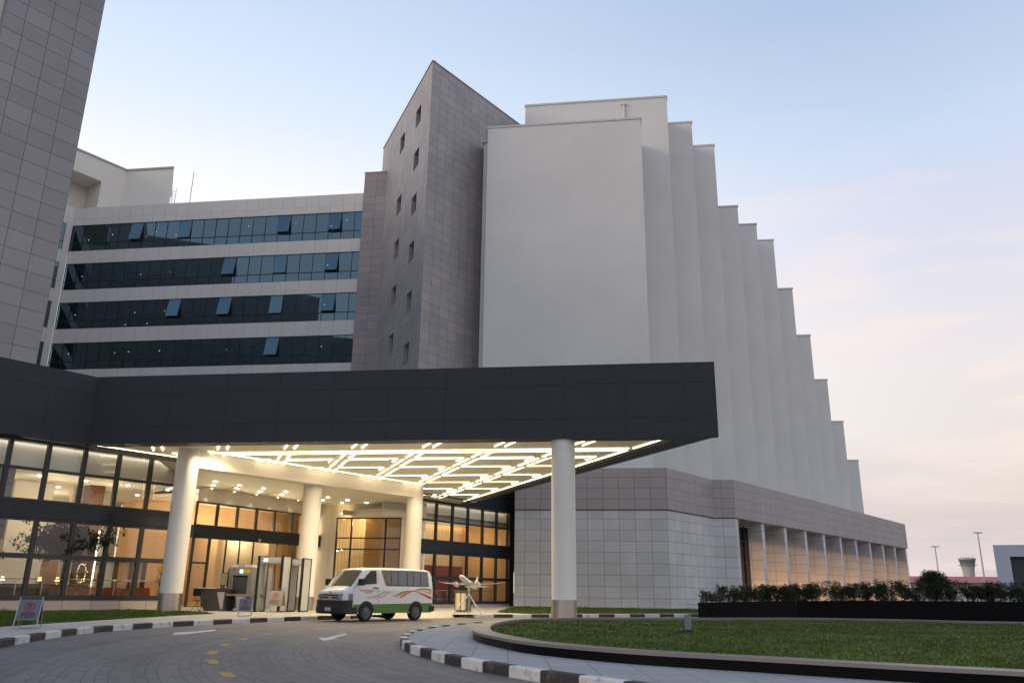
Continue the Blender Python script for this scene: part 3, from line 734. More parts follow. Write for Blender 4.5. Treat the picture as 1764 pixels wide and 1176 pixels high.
mb = MB(); mb.tube([(r0_.x, r0_.y, FTOP - .6), (r0_.x, r0_.y, r1_.z)], [.05, .035], 6); mb.lathe((r0_.x, r0_.y, FTOP - .6), [(.16, 0), (.16, .12), (.06, .3)], 8)
o = mb.build('roof_mast', M['cap_grey'], org=(r0_.x, r0_.y, FTOP - .6)); tag(o, 'thin grey mast standing on the flat hotel roof against the sky', 'mast')
# ================================================================== CANOPY AND LOBBY
CL = gz(150, 765, Z1); CR = gz(1238, 751, Z1); CL.z = 0; CR.z = 0
C_AZ = nearpts(CL, CR)                        # about -8.2
RE_AZ = 112.2                                 # right edge of the canopy runs back and left
WL = gz(0, 747.8, Z1); WL.z = 0               # left lobby glazing line
WR = gz(311.6, 792.3, Z1); WR.z = 0
W_AZ = nearpts(WL, WR)
RL0 = gz(729.8, 858.6, Z1); RL1 = gz(876.6, 880.1, Z1); RL0.z = RL1.z = 0
RW_AZ = nearpts(RL0, RL1)
fa, fc = dirv(C_AZ + 180), dirv(RE_AZ)
def SO(s, t, zz): return Vector((CR.x, CR.y, 0)) + fa * s + fc * t + Vector((0, 0, zz))
CLEN = (CR - CL).length
# back line of the soffit: from CL (t=0) to where the right edge meets the right lobby glazing
def isect(p, d, q, e):
    den = d.x * e.y - d.y * e.x; k = ((q.x - p.x) * e.y - (q.y - p.y) * e.x) / den; return p + d * k
BK = isect(Vector((CR.x, CR.y, 0)), fc, RL0, dirv(RW_AZ)); TB = (BK - CR).length
can = thing('entrance_canopy', 'large dark clad entrance canopy with glowing light strips on its underside, on round white columns', 'canopy', (CR.x, CR.y, 0))
tri = [CL, CR, BK]
# fascia ring
frC = FR(CL, C_AZ); frE = FR(CR, RE_AZ)
mb = MB(); mb.box(0, CLEN, 0, .35, Z1, Z2, 0, frC)
mb.build('front_fascia', M['panel_dark'], can)
mb = MB(); mb.box(.36, TB, 0, .35, Z1 + .002, Z2 - .004, 0, frE); mb.build('side_fascia', M['panel_dark'], can)
mb = MB()
for zz in (7.90, 9.32): mb.box(.01, CLEN - .0, -.0025, .01, zz - .013, zz + .013, 0, frC); mb.box(0, TB, -.0025, .01, zz - .013, zz + .013, 0, frE)
for px in (290, 387, 478, 572, 667, 766, 868, 971, 1077, 1181):
    u = frC.uv(vp(px + (px - 945) * -.005, 690, CL, C_AZ))[0]; mb.box(u - .011, u + .011, -.0028, .01, Z1 + .002, Z2 - .002, 0, frC)
for k in range(1, 11): mb.box(k * 2.5 - .011, k * 2.5 + .011, -.0028, .01, Z1, Z2 - .01, 0, frE)
mb.build('panel_joint', M['panel_joint'], can)
# dark border under the edge, a step above it the white soffit
ZS = Z1 + .10
inner = [SO(26.2, .95, 0), SO(1.25, .95, 0), SO(.55, TB - 1.0, 0)]
mb = MB()
b0, b1, b2_, b3 = frC.P(.0, .36, 0), SO(0, 0, 0), inner[1], inner[0]
mb.face([up(CL, Z1 + .01), up(inner[0], Z1 + .01), up(inner[1], Z1 + .01), up(CR, Z1 + .01)])
mb.face([up(CR, Z1 + .01), up(inner[1], Z1 + .01), up(inner[2], Z1 + .01), up(BK, Z1 + .01)])
for a, b2 in ((inner[0], inner[1]), (inner[1], inner[2])): mb.face([up(a, Z1 + .01), up(a, ZS + .05), up(b2, ZS + .05), up(b2, Z1 + .01)])
mb.build('soffit_border', M['panel_dark'], can)
mb = MB(); mb.sheet([(p.x, p.y) for p in (SO(CLEN + .2, .5, 0), SO(.2, .5, 0), SO(.2, TB + .2, 0), SO(-.2, TB + 1, 0))], ZS); o = mb.build('soffit', M['soffit_white'], can)
mb = MB(); mb.sheet([(p.x, p.y) for p in (SO(CLEN, .1, 0), SO(.1, .1, 0), SO(.1, TB, 0))], Z2 - .3); mb.build('roof_deck', M['cap_grey'], can)

# light strips
def smax(t): return CLEN * (1 - t / TB) - .55
ZL = ZS - .05
SK = [4.5, 7.85, 11.05, 14.3, 17.45, 20.65, 23.8]
def drift(t): return -.040 * (t - 1)
def bar(mb, p, q, w_=.066, h=.02):
    t = (q - p).normalized(); n = Vector((-t.y, t.x, 0)) * w_ / 2; U = Vector((0, 0, h)); n2 = n * .35; U2 = Vector((0, 0, .259))
    mb.hexa([p - n, q - n, q + n, p + n, p - n + U, q - n + U, q + n + U, p + n + U])
    p, q = p - t * .01, q + t * .01; n2 = n * .5; U1 = Vector((0, 0, .021)); U2 = Vector((0, 0, .049))
    mb.hexa([p - n2 + U1, q - n2 + U1, q + n2 + U1, p + n2 + U1, p - n2 + U2, q - n2 + U2, q + n2 + U2, p + n2 + U2], 1)
def strip(segs):
    mb = MB()
    for p, q in segs: bar(mb, p, q)
    mb.build('light_strip', [M['led'], M['soffit_white']], can)
rows = [6.12, 9.36, 12.95, 16.3, 19.87, 23.6]
R0T = 3.80
strip([(SO(1.75, R0T - .33, ZL), SO(smax(R0T) - .1, R0T - .33, ZL))]); strip([(SO(1.6, R0T + .33, ZL), SO(smax(R0T) - .3, R0T + .33, ZL))])
for ki, s0 in enumerate(SK):
    for side in (.23, -.23):
        segs = []
        def seg(t0, t1):
            t1m = t1
            while t1m > t0 and s0 + side + drift(t1m) > smax(t1m): t1m -= .1
            if t1m - t0 > .4: segs.append((SO(s0 + side + drift(t0), t0, ZL), SO(s0 + side + drift(t1m), t1m, ZL)))
        seg(1.2, 2.5); prev = R0T + .5
        for rt in rows + [40]:
            seg(prev, rt - .25); prev = rt + .25
        if segs:
            mb = MB(); bar(mb, segs[0][0] + Vector((0, 0, .040)), segs[-1][1] + Vector((0, 0, .040)), .04, .004); mb.m = [1] * len(mb.m)
            for p, q in segs: bar(mb, p, q)
            mb.build('light_strip', [M['led'], M['soffit_white']], can)
for rt in rows:
    for ki in range(-1, len(SK)):
        right = (SK[ki] if ki >= 0 else 1.25 + .06 * 0) + drift(rt) * (1 if ki >= 0 else .9)
        left = (SK[ki + 1] if ki + 1 < len(SK) else 99) + drift(rt)
        sa = right + (.62 if ki >= 0 else .95); sb = min(left - .26, smax(rt) - .1)
        if sb - sa < .5: continue
        segs = [(SO(sa, rt - .15, ZL), SO(sb, rt - .15, ZL)), (SO(sa + .35, rt + .15, ZL), SO(sb, rt + .15, ZL)), (SO(sa, rt - .15, ZL), SO(sa - .06, rt + 1.0, ZL))]
        if rt > 9: segs = [segs[0], segs[2]]
        if rt + 1.3 > TB - 3: segs = segs[:1]
        strip(segs)
strip([(SO(1.62, 1.05, ZL), SO(1.55, 3.5, ZL))])
strip([(SO(1.52, 4.1, ZL), SO(.85, TB - 2.2, ZL))])
# strip along the back line, over glazing and beam
inw = dirv(W_AZ - 90)
strip([(up(WL + dirv(W_AZ) * 3.9 + inw * .35, ZL), up(WR + inw * .35, ZL))])
# small end spots

# recessed spots between the strips
for ki, s0 in enumerate(SK):
    for rt in [2.9, 7.7, 14.6, 21.7]:
        s1 = s0 + drift(rt)
        if s1 > smax(rt) - .6: continue
        ld = bpy.data.lights.new('soffit_spot', 'SPOT'); ld.energy = 400; ld.color = (1, .81, .52); ld.spot_size = rad(160); ld.spot_blend = .5; ld.shadow_soft_size = .03
        lo = bpy.data.objects.new('soffit_spot', ld); COL.objects.link(lo); lo.location = SO(s1, rt, ZS - .02)

# columns
CD = .97
def column(px, py, dist, zt, zb, collar_top, z_c=None):
    p = at(px, py, dist); r = CD / 2
    mb = MB(); mb.lathe((p.x, p.y, 0), [(r, collar_top), (r, zt)], 48); o = mb.build('column', M['column_white'], can, smooth=40)
    mb = MB(); mb.lathe((p.x, p.y, 0), [(r + .012, zb), (r + .012, collar_top)], 48); mb.build('collar', M['steel'], o, smooth=40)
    return p
c4 = column(970, 757, 34.4 * CD, ZS, 0, 1.12 + (1024 - 1035) / 1407 * 32)
c1 = column(324, 792, 41.6 * CD, ZS, .1, hz(300, 1021, at(324, 792, 41.6 * CD)))
c2 = column(541, 822, 46.6 * CD, ZS, .1, hz(530, 1027, at(541, 822, 46.6 * CD)))
c3 = column(715, 850, 51.0 * CD, ZS, .1, 1.0)
# beam between the columns
mb = MB()
frB = FR(c1, nearpts(c1, c3)); BL = (Vector((c3.x, c3.y, 0)) - Vector((c1.x, c1.y, 0))).length
mb.box(0, BL, -.30, .55, 6.41, ZS, 0, frB); mb.build('beam', M['wall_cream'], can)
strip([(frB.P(.6, -.60, ZL), frB.P(BL - .1, -.60, ZL))])

# ---------------------------------------------------------------- glazed lobby wings
ZB1, ZB2 = 3.86, 4.55                         # dark band between the two storeys of glass
ZSILL, ZMID, ZTM = .69, 2.32, 5.86
M['wood_warm'] = tile('wood_warm', (.60, .37, .17), .9, 8, (.46, .27, .12), .015, .55, .05, .05)
M['wood_slats'] = tile('wood_slats', (.66, .52, .34), .22, 20, (.40, .28, .16), .03, .6, .06, .05)
M['wall_red'] = plain('wall_red', (.20, .035, .022), .6, 0, .1, 2)
M['marble_floor'] = tile('marble_floor', (.50, .43, .35), 1.2, 1.2, (.34, .30, .25), .01, .12, .03, .04)
def glazed_wing(name, label, p0, p1, bays, org, plinth_mat, z_top=Z1, end_u=None):
    az = nearpts(p0, p1); fr = FR(p0, az); Ln = (p1 - p0).length
    t = thing(name, label, 'building', (org.x, org.y, 0))
    mb = MB(fr); mb.box(0, Ln, -.02, .35, .02, ZSILL - .12); mb.build('plinth', plinth_mat, t, uo=(p0.x, p0.y))
    mb = MB(fr); mb.box(-.0, Ln + .03, -.10, .35, ZB1, ZB2)
    for u in bays[1:-1]: mb.box(u - .012, u + .012, -.1025, -.09, ZB1 + .004, ZB2 - .004, 1)
    mb.build('band_panel', [M['panel_dark'], M['panel_joint']], t)
    mb = MB(fr); mb.box(0, Ln + .02, -.05, .15, ZSILL - .12, ZSILL); mb.build('sill', M['frame_dark'], t)
    for a, b2 in zip(bays, bays[1:]):
        for (za, zb_, zm, hm) in ((ZSILL, ZB1, ZMID, .10), (ZB2, z_top, ZTM, .06)):
            mb = MB(fr); w_ = .09
            mb.box(a, a + w_, -.04, .12, za, zb_); mb.box(b2 - w_, b2, -.04, .12, za, zb_)
            for c, d in ((za, za + .08), (zm - hm, zm + hm), (zb_ - .13, zb_)): mb.box(a + w_, b2 - w_, -.03, .11, c, d)
            o = mb.build('window', M['frame_dark'], t)
            mb = MB(fr); j = (rng.random() - .5) * .008
            for c, d in ((za + .08, zm - hm), (zm + hm, zb_ - .13)): mb.face([fr.P(a + w_, .04 + j, c), fr.P(b2 - w_, .04 - j, c), fr.P(b2 - w_, .04 - j, d), fr.P(a + w_, .04 + j, d)])
            mb.build('pane', M['glass_clear'], o)
    return t, fr, Ln
# left wing: bay lines from the photograph
bx = [(-118, 940), (-46, 940), (22, 940), (76, 960), (146, 960), (206.5, 960), (256, 960), (303.5, 960)]
P0 = WL - dirv(W_AZ) * 4.0
frl = FR(P0, W_AZ)
bays = []
for px in (20.5, 135.5, 195.5, 249, 299):
    pass
mull = [vp(x, y, WL, W_AZ) for x, y in [(12.5, 800), (80, 810), (142, 820), (196, 830), (252, 842), (306, 860)]]
bu = [frl.uv(q)[0] for q in mull]; stp = (bu[-1] - bu[0]) / 5
bays = [bu[0] - stp * 2, bu[0] - stp] + [bu[0] + stp * k for k in range(6)]
P1 = frl.P(bays[-1], 0, 0); P0n = frl.P(bays[0], 0, 0); sh_ = bays[0]; bays = [b2 - sh_ for b2 in bays]
wing_l, frl, LNL = glazed_wing('lobby_wing', 'two storey glazed lobby wing left of the entrance, lit warm inside, on pinkish plinth', P0n, P1, bays, P1, M['stone_plinth'])
# its dark fascia above, up to the canopy front
CLu = frl.uv(CL)
mb = MB(); fz = FR(CL, W_AZ); mb.box(-16, 0, 0, .4, Z1, Z2)if False else None
mb = MB(fz); mb.box(-18, -.003, .0, .5, Z1, Z2 - .006); mb.build('fascia', M['panel_dark'], wing_l)
mb = MB(fz)
for zz in (7.90, 9.32): mb.box(-18, -.01, -.0025, .01, zz - .013, zz + .013)
for k in range(7): mb.box(-1.95 - k * 2.45 - .012, -1.95 - k * 2.45 + .012, -.0028, .01, Z1, Z2 - .01)
mb.build('panel_joint', M['panel_joint'], wing_l)
mb = MB(fz); mb.box(-.3, BL + 12, .5, .9, Z1 + .05, Z2 - .02); mb.box(-18, BL + 11, .9, 14, Z2 - .4, Z2 - .1, 1); mb.build('roof', [M['panel_dark'], M['cap_grey']], wing_l)
def inwing(px, v, zz=.16):
    q = vp(px, 950, WL + frl.b * v, W_AZ); q.z = zz; return q
# interior of the left wing
mb = MB(frl); mb.quad(-2, LNL, 6.5, 0, 4.0, 0); mb.face([frl.P(-2, 6.5, 4.0), frl.P(LNL, 6.5, 4.0), frl.P(LNL, 7.2, 4.0), frl.P(-2, 7.2, 4.0)], 0); mb.quad(-2, LNL + 4, 13, 0, 7, 1)

for px, v, w_, mt in ((40, 5.0, .9, 1), (128, 5.4, .5, 1), (160, 6.2, .5, 1)):
    u_ = frl.uv(inwing(px, v))[0]; mb.box(u_ - w_, u_ + w_, v, v + .4, .15, 5.9, mt)
mb.build('interior_wall', [M['wood_warm'], M['wall_cream']], wing_l)
mb = MB(frl); mb.face([frl.P(-2, .2, .16), frl.P(LNL, .2, .16), frl.P(LNL, 13, .16), frl.P(-2, 13, .16)]); mb.build('interior_floor', M['marble_floor'], wing_l)
mb = MB(frl); mb.face([frl.P(-2, .4, 5.94), frl.P(-2, 13, 5.94), frl.P(LNL + 4, 13, 5.94), frl.P(LNL, .4, 5.94)])
mb.box(-2, LNL, .40, .45, 5.9, 7.0, 0); mb.box(-2, LNL, 5.95, 6.05, 3.72, 4.1)
mb.build('interior_ceiling', M['wall_cream'], wing_l)
mb = MB(frl); mb.box(-2, LNL - .2, 6.36, 6.44, 3.74, 3.78); mb.build('cove_light', M['lamp_warm'], wing_l)
for k in range(6):
    for vv in (1.6, 4.0):
        c = frl.P(1.0 + k * 2.1 + vv * .2, vv * 1.6, 5.92); mb = MB(); mb.lathe(c, [(.085, -.02), (.085, .01)], 12); mb.build('downlight', M['lamp_white'], wing_l)
mb = MB(frl)
mb.tube([frl.P(0, .75, 1.42), frl.P(LNL - .3, .75, 1.42)], .028, 8)
for k in range(12): mb.tube([frl.P(.4 + k * 1.05, .75, .16), frl.P(.4 + k * 1.05, .75, 1.42)], .02, 6)
mb.build('railing', M['steel_bright'], wing_l, smooth=50)
def area(name, p, sx, sy, e, col, az=0):
    l = bpy.data.lights.new(name, 'AREA'); l.shape = 'RECTANGLE'; l.size = sx; l.size_y = sy; l.energy = e; l.color = col
    o = bpy.data.objects.new(name, l); COL.objects.link(o); o.location = p; o.rotation_euler = (0, 0, rad(az)); return o
def bulb(p, e, col=(1, .80, .52), r=.09):
    l = bpy.data.lights.new('lobby_lamp', 'POINT'); l.energy = e; l.color = col; l.shadow_soft_size = r
    o = bpy.data.objects.new('lobby_lamp', l); COL.objects.link(o); o.location = p
for k in range(4): bulb(frl.P(LNL - 1.6 - 3.0 * k, 3.0, 4.55), 110)
for k in range(3): bulb(frl.P(LNL - 2.4 - 3.6 * k, 9.5, 4.7), 170)
area('lobby_lamp', frl.P(LNL * .5, .30, 6.98), LNL, .1, 22, (1, .90, .75), W_AZ)

# right wing
mull = [vp(x, y, RL0, RW_AZ) for x, y in [(749, 970), (776, 970), (803.5, 970), (829.5, 970), (854, 970), (878, 970)]]
frr = FR(RL0, RW_AZ); bu = [frr.uv(q)[0] for q in mull]; stp = (bu[-1] - bu[0]) / 5
bays = [bu[0] - stp] + [bu[0] + stp * k for k in range(6)]
P1 = frr.P(bays[-1], 0, 0); P0n = frr.P(bays[0], 0, 0); sh_ = bays[0]; bays = [b2 - sh_ for b2 in bays]
ZSILL, ZMID, ZTM = .42, 2.0, 5.75; ZB1, ZB2 = 3.66, 4.40
wing_r, frr, LNR = glazed_wing('lobby_wing', 'glazed lobby wing between the entrance and the pale tiled wall, with dark red panelling inside', P0n, P1, bays, P1, M['stone_plinth'])
mb = MB(frr); mb.box((BK - P0n).dot(frr.a) + .02, LNR + .6, -.06, .4, Z1, Z2 - .01); mb.box((BK - P0n).dot(frr.a) - 8, LNR + .6, .4, 8, Z2 - .4, Z2 - .12); mb.build('fascia', M['panel_dark'], wing_r)
mb = MB(frr); mb.box(LNR, LNR + .5, -.03, .4, 0, Z1); mb.build('end_pier', M['frame_dark'], wing_r)
mb = MB(frr); mb.quad(-.4, LNR, 4.6, 3.0, 7, 0); mb.quad(-.4, LNR, 4.5, 0, 3.0, 1); mb.face([frr.P(-.4, .2, 0), frr.P(-.4, 4.6, 0), frr.P(-.4, 4.6, 7), frr.P(-.4, .2, 7)], 2); mb.face([frr.P(LNR - .1, 4.6, 0), frr.P(LNR - .1, .3, 0), frr.P(LNR - .1, .3, 7), frr.P(LNR - .1, 4.6, 7)], 2)
mb.build('interior_wall', [M['wood_slats'], M['wall_red'], M['wood_warm']], wing_r)
mb = MB(frr); mb.face([frr.P(-3, .2, .13), frr.P(LNR, .2, .13), frr.P(LNR, 4.6, .13), frr.P(-3, 4.6, .13)]); mb.build('interior_floor', M['marble_floor'], wing_r)
mb = MB(frr); mb.face([frr.P(-3, .16, 6.2), frr.P(-3, 4.2, 6.2), frr.P(LNR, 4.2, 6.2), frr.P(LNR, .16, 6.2)]); mb.quad(-3, LNR, 4.2, 5.95, 6.3); mb.box(-3, LNR, .5, .55, 5.8, 7)
mb.build('interior_ceiling', M['wall_cream'], wing_r)
mb = MB(frr); mb.box(-3, LNR - .2, 4.3, 4.4, 6.0, 6.05); mb.build('cove_light', M['lamp_warm'], wing_r)
for k in range(3): bulb(frr.P(LNR * (.2 + .3 * k), 2.4, 4.45), 105, (1, .76, .46))
area('lobby_lamp', frr.P(LNR * .5, .36, 6.95), LNR, .2, 18, (1, .9, .75), RW_AZ)
mb = MB(frr)
mb.tube([frr.P(0, .8, 1.2), frr.P(LNR - .3, .8, 1.2)], .025, 8)
for k in range(10): mb.tube([frr.P(.4 + k * 1.0, .8, .13), frr.P(.4 + k * 1.0, .8, 1.2)], .018, 6)
mb.build('railing', M['steel_bright'], wing_r, smooth=50)

# ---------------------------------------------------------------- recessed entrance between the wings
EA = Vector((-17.85, 47.4, 0)); E_AZ = 60.6; frE1 = FR(EA, E_AZ)
EC = vp(556, 930, EA, E_AZ); EC.z = 0; LE = (EC - EA).length
JA = RL0 - dirv(RW_AZ) * .3
ent = thing('entrance_hall', 'recessed cream entrance with a clerestory row, dark band and glass wall behind the white columns', 'building', (EC.x, EC.y, 0))
Wl = WR + dirv(W_AZ) * .0
mb = MB()
side = [frl.P(LNL + .02, .1, 0), EA - dirv(E_AZ) * .3]
# walls above the glass
mb.quad(0, LE, 0, 5.9, 6.68, 0, frE1)
frE2 = FR(EC, A_AZ); wTL = vp(580, 890, EC, A_AZ); wTR = vp(692, 891, EC, A_AZ); ua, ub_ = frE2.uv(wTL)[0], frE2.uv(wTR)[0]
uend = ub_ + .75
mb.holes(-.2, uend, 0, 6.68, [(ua, ub_, .0, 5.84)], .25, 0, 0, 0, frE2)
pE = frE2.P(uend, 0, 0); 
mb.face([up(pE, 0), up(RL0 + dirv(RW_AZ) * .35, 0), up(RL0 + dirv(RW_AZ) * .35, Z1), up(pE, Z1)])
mb.face([up(side[0], 0), up(side[1], 0), up(side[1], 6.68), up(side[0], 6.68)]) if False else None
mb.face([up(side[0], 5.0), up(side[1], 5.0), up(side[1], 6.7), up(side[0], 6.7)])
mb.lathe((frE2.P(.05, -.05, 0).x, frE2.P(.05, -.05, 0).y, 0), [(.42, .1), (.42, 6.68)], 24)
mb.build('wall', M['wall_cream'], ent, smooth=40)
mb = MB(); pol = [frB.P(-1.2, .5, 0), frB.P(BL + .6, .5, 0), up(pE, 0) + Vector((.8, .2, 0)), EC + Vector((-.2, .6, 0)), EA + Vector((-.6, .2, 0))]
mb.face([up(p, 6.66) for p in pol]); mb.build('porch_ceiling', M['soffit_white'], ent)
# clerestory + band + doors, bays along E1
ncl = 7; bw = LE / ncl
mb = MB(frE1); mb.box(-.2, LE + .3, -.22, .25, ZB1 + .2, ZB2 + .15 if False else 4.55)
for k in range(1, ncl): mb.box(k * bw - .012, k * bw + .012, -.2225, -.2, 4.07, 4.54, 1)
mb.build('band_panel', [M['panel_dark'], M['panel_joint']], ent)
for k in range(ncl):
    a, b2 = k * bw, (k + 1) * bw
    mb = MB(frE1); mb.box(a, a + .07, -.04, .1, 4.55, 5.9); mb.box(b2 - .07, b2, -.04, .1, 4.55, 5.9); mb.box(a + .07, b2 - .07, -.035, .09, 5.80, 5.9); mb.box(a + .07, b2 - .07, -.035, .09, 4.55, 4.62)
    o = mb.build('window', M['frame_dark'], ent); mb = MB(frE1); mb.quad(a + .07, b2 - .07, .03, 4.62, 5.80); mb.build('pane', M['glass_clear'], o)
mb = MB(frE1)
for k in (0, .75): mb.box(k * bw, k * bw + .10, -.05, .1, .13, 4.06)
mb.box(.1, .75 * bw, -.04, .09, 2.45, 2.55); mb.box(.1, LE - .1, -.045, .095, 3.98, 4.058); mb.box(.1, LE - .1, -.04, .09, .12, .17); mb.box(LE - .1, LE, -.05, .1, .13, 4.06)
for k in (1.6, 2.28, 3.0, 4.28, 5.2, 6.1): mb.box(k * bw - .02, k * bw + .02, -.03, .08, .17, 3.98)
o = mb.build('door_frame', M['frame_dark'], ent)
mb = MB(frE1); mb.quad(.1, LE - .1, .03, .13, 4.06); mb.build('pane', M['glass_clear'], o)
mb = MB(frE1)
for k in (2.2, 2.35, 4.2, 4.35):
    mb = MB(frE1); mb.tube([frE1.P(k * bw, -.06, .9), frE1.P(k * bw, -.06, 2.1)], .02, 6); mb.build('door_handle', M['steel_bright'], ent)
# frontal tall window
mb = MB(frE2); g0, g1 = ua + (ub_ - ua) * .235, ua + (ub_ - ua) * .76
for u in (ua, g0 - .05, g1 - .05, ub_ - .08): mb.box(u, u + .09, .05, .2, .1, 5.84)
for zz in (4.45, 3.72, 5.76): mb.box(ua + .09, ub_ - .08, .06, .19, zz, zz + .08)
o = mb.build('window', M['frame_dark'], ent); mb = MB(frE2); mb.quad(ua, ub_, .12, .1, 5.8); mb.build('pane', M['glass_clear'], o)
# interior behind both
mb = MB(); 
mb.quad(-1, LE + 5, 5.2, 0, 7, 0, frE1); mb.quad(-3, uend - .1, 3.0, 0, 7, 1, frE2); mb.face([frE2.P(uend - .1, 3.0, 0), frE2.P(uend - .1, .3, 0), frE2.P(uend - .1, .3, 7), frE2.P(uend - .1, 3.0, 7)], 1)
mb.box(LE * .30, LE * .34, 1.6, 5.0, .13, 4.4, 2, frE1); mb.box(LE * .36, LE * .72, 1.9, 2.1, .13, 4.3, 3, frE1)
mb.build('interior_wall', [M['wood_warm'], M['wood_slats'], M['wood_warm'], tile('marble_wall', (.66, .50, .33), 1.3, 1.3, (.50, .38, .26), .012, .25, .06, .1, stain=.2)], ent)
mb = MB(); mb.face([frE1.P(-1, .15, .125), frE1.P(LE + 4, .15, .125), frE1.P(LE + 4, 5.2, .125), frE1.P(-1, 5.2, .125)]); mb.build('interior_floor', M['marble_floor'], ent)
mb = MB(); mb.face([frE1.P(-1, .14, 6.3), frE1.P(-1, 5.3, 6.3), frE1.P(LE + .1, 5.3, 6.3), frE1.P(LE + .1, .14, 6.3)]); mb.face([frE2.P(-3, .26, 6.302), frE2.P(-3, 3.0, 6.302), frE2.P(uend - .1, 3.0, 6.302), frE2.P(uend - .1, .26, 6.302)]); mb.build('interior_ceiling', M['wall_cream'], ent)
for k in range(3): bulb(frE1.P(LE * (.18 + .3 * k), 1.3, 4.38), 230, (1, .81, .52))
bulb(frE1.P(LE * .5, 3.6, 4.5), 190, (1, .78, .48))
for k in range(2): bulb(frE2.P(ua + (ub_ - ua) * (.30 + .42 * k), 1.9, 5.6), 115, (1, .74, .40))
# downlights of the porch ceiling
def cpt(x, y, zz=6.64): return gz(x, y, zz)
z4 = lambda x, y: (160 + .34 * x, 740 + .34 * y)
for q in [(620, 262), (610, 281), (744, 281), (731, 297), (865, 297), (848, 313), (978, 313), (957, 328), (1191, 342), (1164, 356), (1291, 356), (1262, 369), (1386, 369)]:
    p = cpt(*z4(*q)); mb = MB(); mb.lathe((p.x, p.y, 6.64), [(.10, -.025), (.10, .01)], 14); mb.build('downlight', M['lamp_white'], ent)
for q in [(603, 297), (717, 313), (830, 328), (938, 342), (1041, 356)]:
    p = cpt(*z4(*q)); mb = MB(); mb.lathe((p.x, p.y, 6.64), [(.05, -.03), (.05, .01)], 10); mb.build('wall_washer', M['lamp_warm'], ent)
    ld = bpy.data.lights.new('wall_washer_lamp', 'SPOT'); ld.energy = 22; ld.color = (1, .80, .50); ld.spot_size = rad(70); ld.spot_blend = .6; ld.shadow_soft_size = .03
    lo = bpy.data.objects.new('wall_washer_lamp', ld); COL.objects.link(lo); pw_ = frE1.uv(p); lo.location = frE1.P(pw_[0], -.30, 6.60); 
mb = MB(); cq = vp(448.5, 916, EA - frE1.b * .3, E_AZ); mb.lathe((cq.x, cq.y, 3.98), [(.02, -.09), (.08, -.05), (.09, .02), (.09, .06)], 12); mb.build('dome_camera', M['column_white'], ent, smooth=50)

# ---------------------------------------------------------------- left stone tower
inl = dirv(W_AZ + 90)
tq = Vector((fz.p.x, fz.p.y, 0)) + inl * 2.0
TLc = vp(62, 624, tq, 53.5); TLt = vp(182.4, 0, tq, 53.5); tl0 = vp(15.7, 0, tq, 53.5)
frT = FR((TLc + TLt) / 2, 53.5); LT = ((TLt - tl0)).dot(frT.a)
ltw = thing('stone_tower', 'huge grey brown stone tower above the left lobby wing, cut off by the picture edge', 'tower', tuple(frT.P(0, 0, 0)))
mb = MB(frT); mb.box(-LT, 0, 0, 12, 3, 40); mb.build('wall', M['stone_grey'], ltw, uo=(frT.p.x, frT.p.y))
lbk = thing('white_block', 'cream wall just showing at the left picture edge beside the big stone tower', 'building', tuple(frT.P(-LT - 6, .4, 0)))
mb = MB(frT); mb.box(-LT - 7, -LT - .008, .42, 3.0, 3, 44.9); mb.build('facing', M['spandrel'], lbk)
for va, vb, zt in ((3.1, 20, 38), (20.01, 33, 44), (33.01, 46, 50), (46.01, 60, 56), (60.01, 76, 60)):
    mb = MB(frT); mb.box(-LT - 42, -LT - .01, va, vb, 3, zt - .25); o = mb.build('wall', M['stone_brown'], lbk); mb = MB(frT); mb.box(-LT - 42.1, -LT - .002, va - .05, vb + .004, zt - .25, zt); mb.build('coping', M['cap_grey'], o)
# ================================================================== VAN
M['van_white'] = plain('van_white', (.78, .77, .75), .28, 0, .02, 2, coat=.6)
M['van_green'] = plain('van_green', (.085, .20, .045), .35, 0, .05, 2, coat=.4)
M['rib_green'] = plain('rib_green', (.10, .20, .05), .4); M['rib_yellow'] = plain('rib_yellow', (.72, .45, .08), .4); M['rib_red'] = plain('rib_red', (.60, .04, .035), .4)
M['bumper'] = plain('bumper', (.018, .018, .019), .55, 0, .1, 5); M['tyre'] = plain('tyre', (.016, .016, .017), .85, 0, .15, 12); M['rim'] = plain('rim', (.11, .11, .115), .5, .3, .1)
M['car_glass'] = glass('car_glass', (.30, .34, .34), 1.55, (1, 1, 1), 0, .06); M['wind_glass'] = glass('wind_glass', (.40, .44, .42), 1.6, (1, 1, 1), 0, .10)
M['chrome'] = plain('chrome', (.6, .6, .6), .15, 1.0, .02); M['lamp_glass'] = plain('lamp_glass', (.24, .24, .25), .06, .3, .5, 9, coat=1)
M['plate'] = plain('plate', (.70, .70, .68), .5); M['seat_grey'] = plain('seat_grey', (.07, .07, .075), .8)
vf, vr = gz(627, 1071), gz(714, 1069.5)
VAZ = nearpts(vr, vf); vd = dirv(VAZ); vleft = dirv(VAZ + 90)
vc = (vf + vr) / 2 - vleft * .78
vc = Vector((-5.2, 34.05, 0)); VAZ = 229.6
van = thing('minibus', 'white minibus with green lower stripe and red, yellow and green ribbons parked under the canopy', 'minibus', (vc.x, vc.y, 0), rad(VAZ))
def yside(zz): return .845 if zz <= 1.12 else .845 - .115 * ((zz - 1.12) / .83) ** 1.25
TOPS = [(2.345, .97), (2.335, 1.03), (2.30, 1.085), (2.22, 1.145), (2.10, 1.205), (2.00, 1.25), (1.42, 1.875), (1.30, 1.925), (1.05, 1.955), (0, 1.985), (-1.2, 1.985), (-1.9, 1.965), (-2.11, 1.93), (-2.20, 1.80), (-2.235, 1.4)]
def ztop(x):
    for (xa, za), (xb, zb) in zip(TOPS, TOPS[1:]):
        if xb <= x <= xa: return za + (zb - za) * (xa - x) / (xa - xb)
    return TOPS[0][1] if x > TOPS[0][0] else TOPS[-1][1]
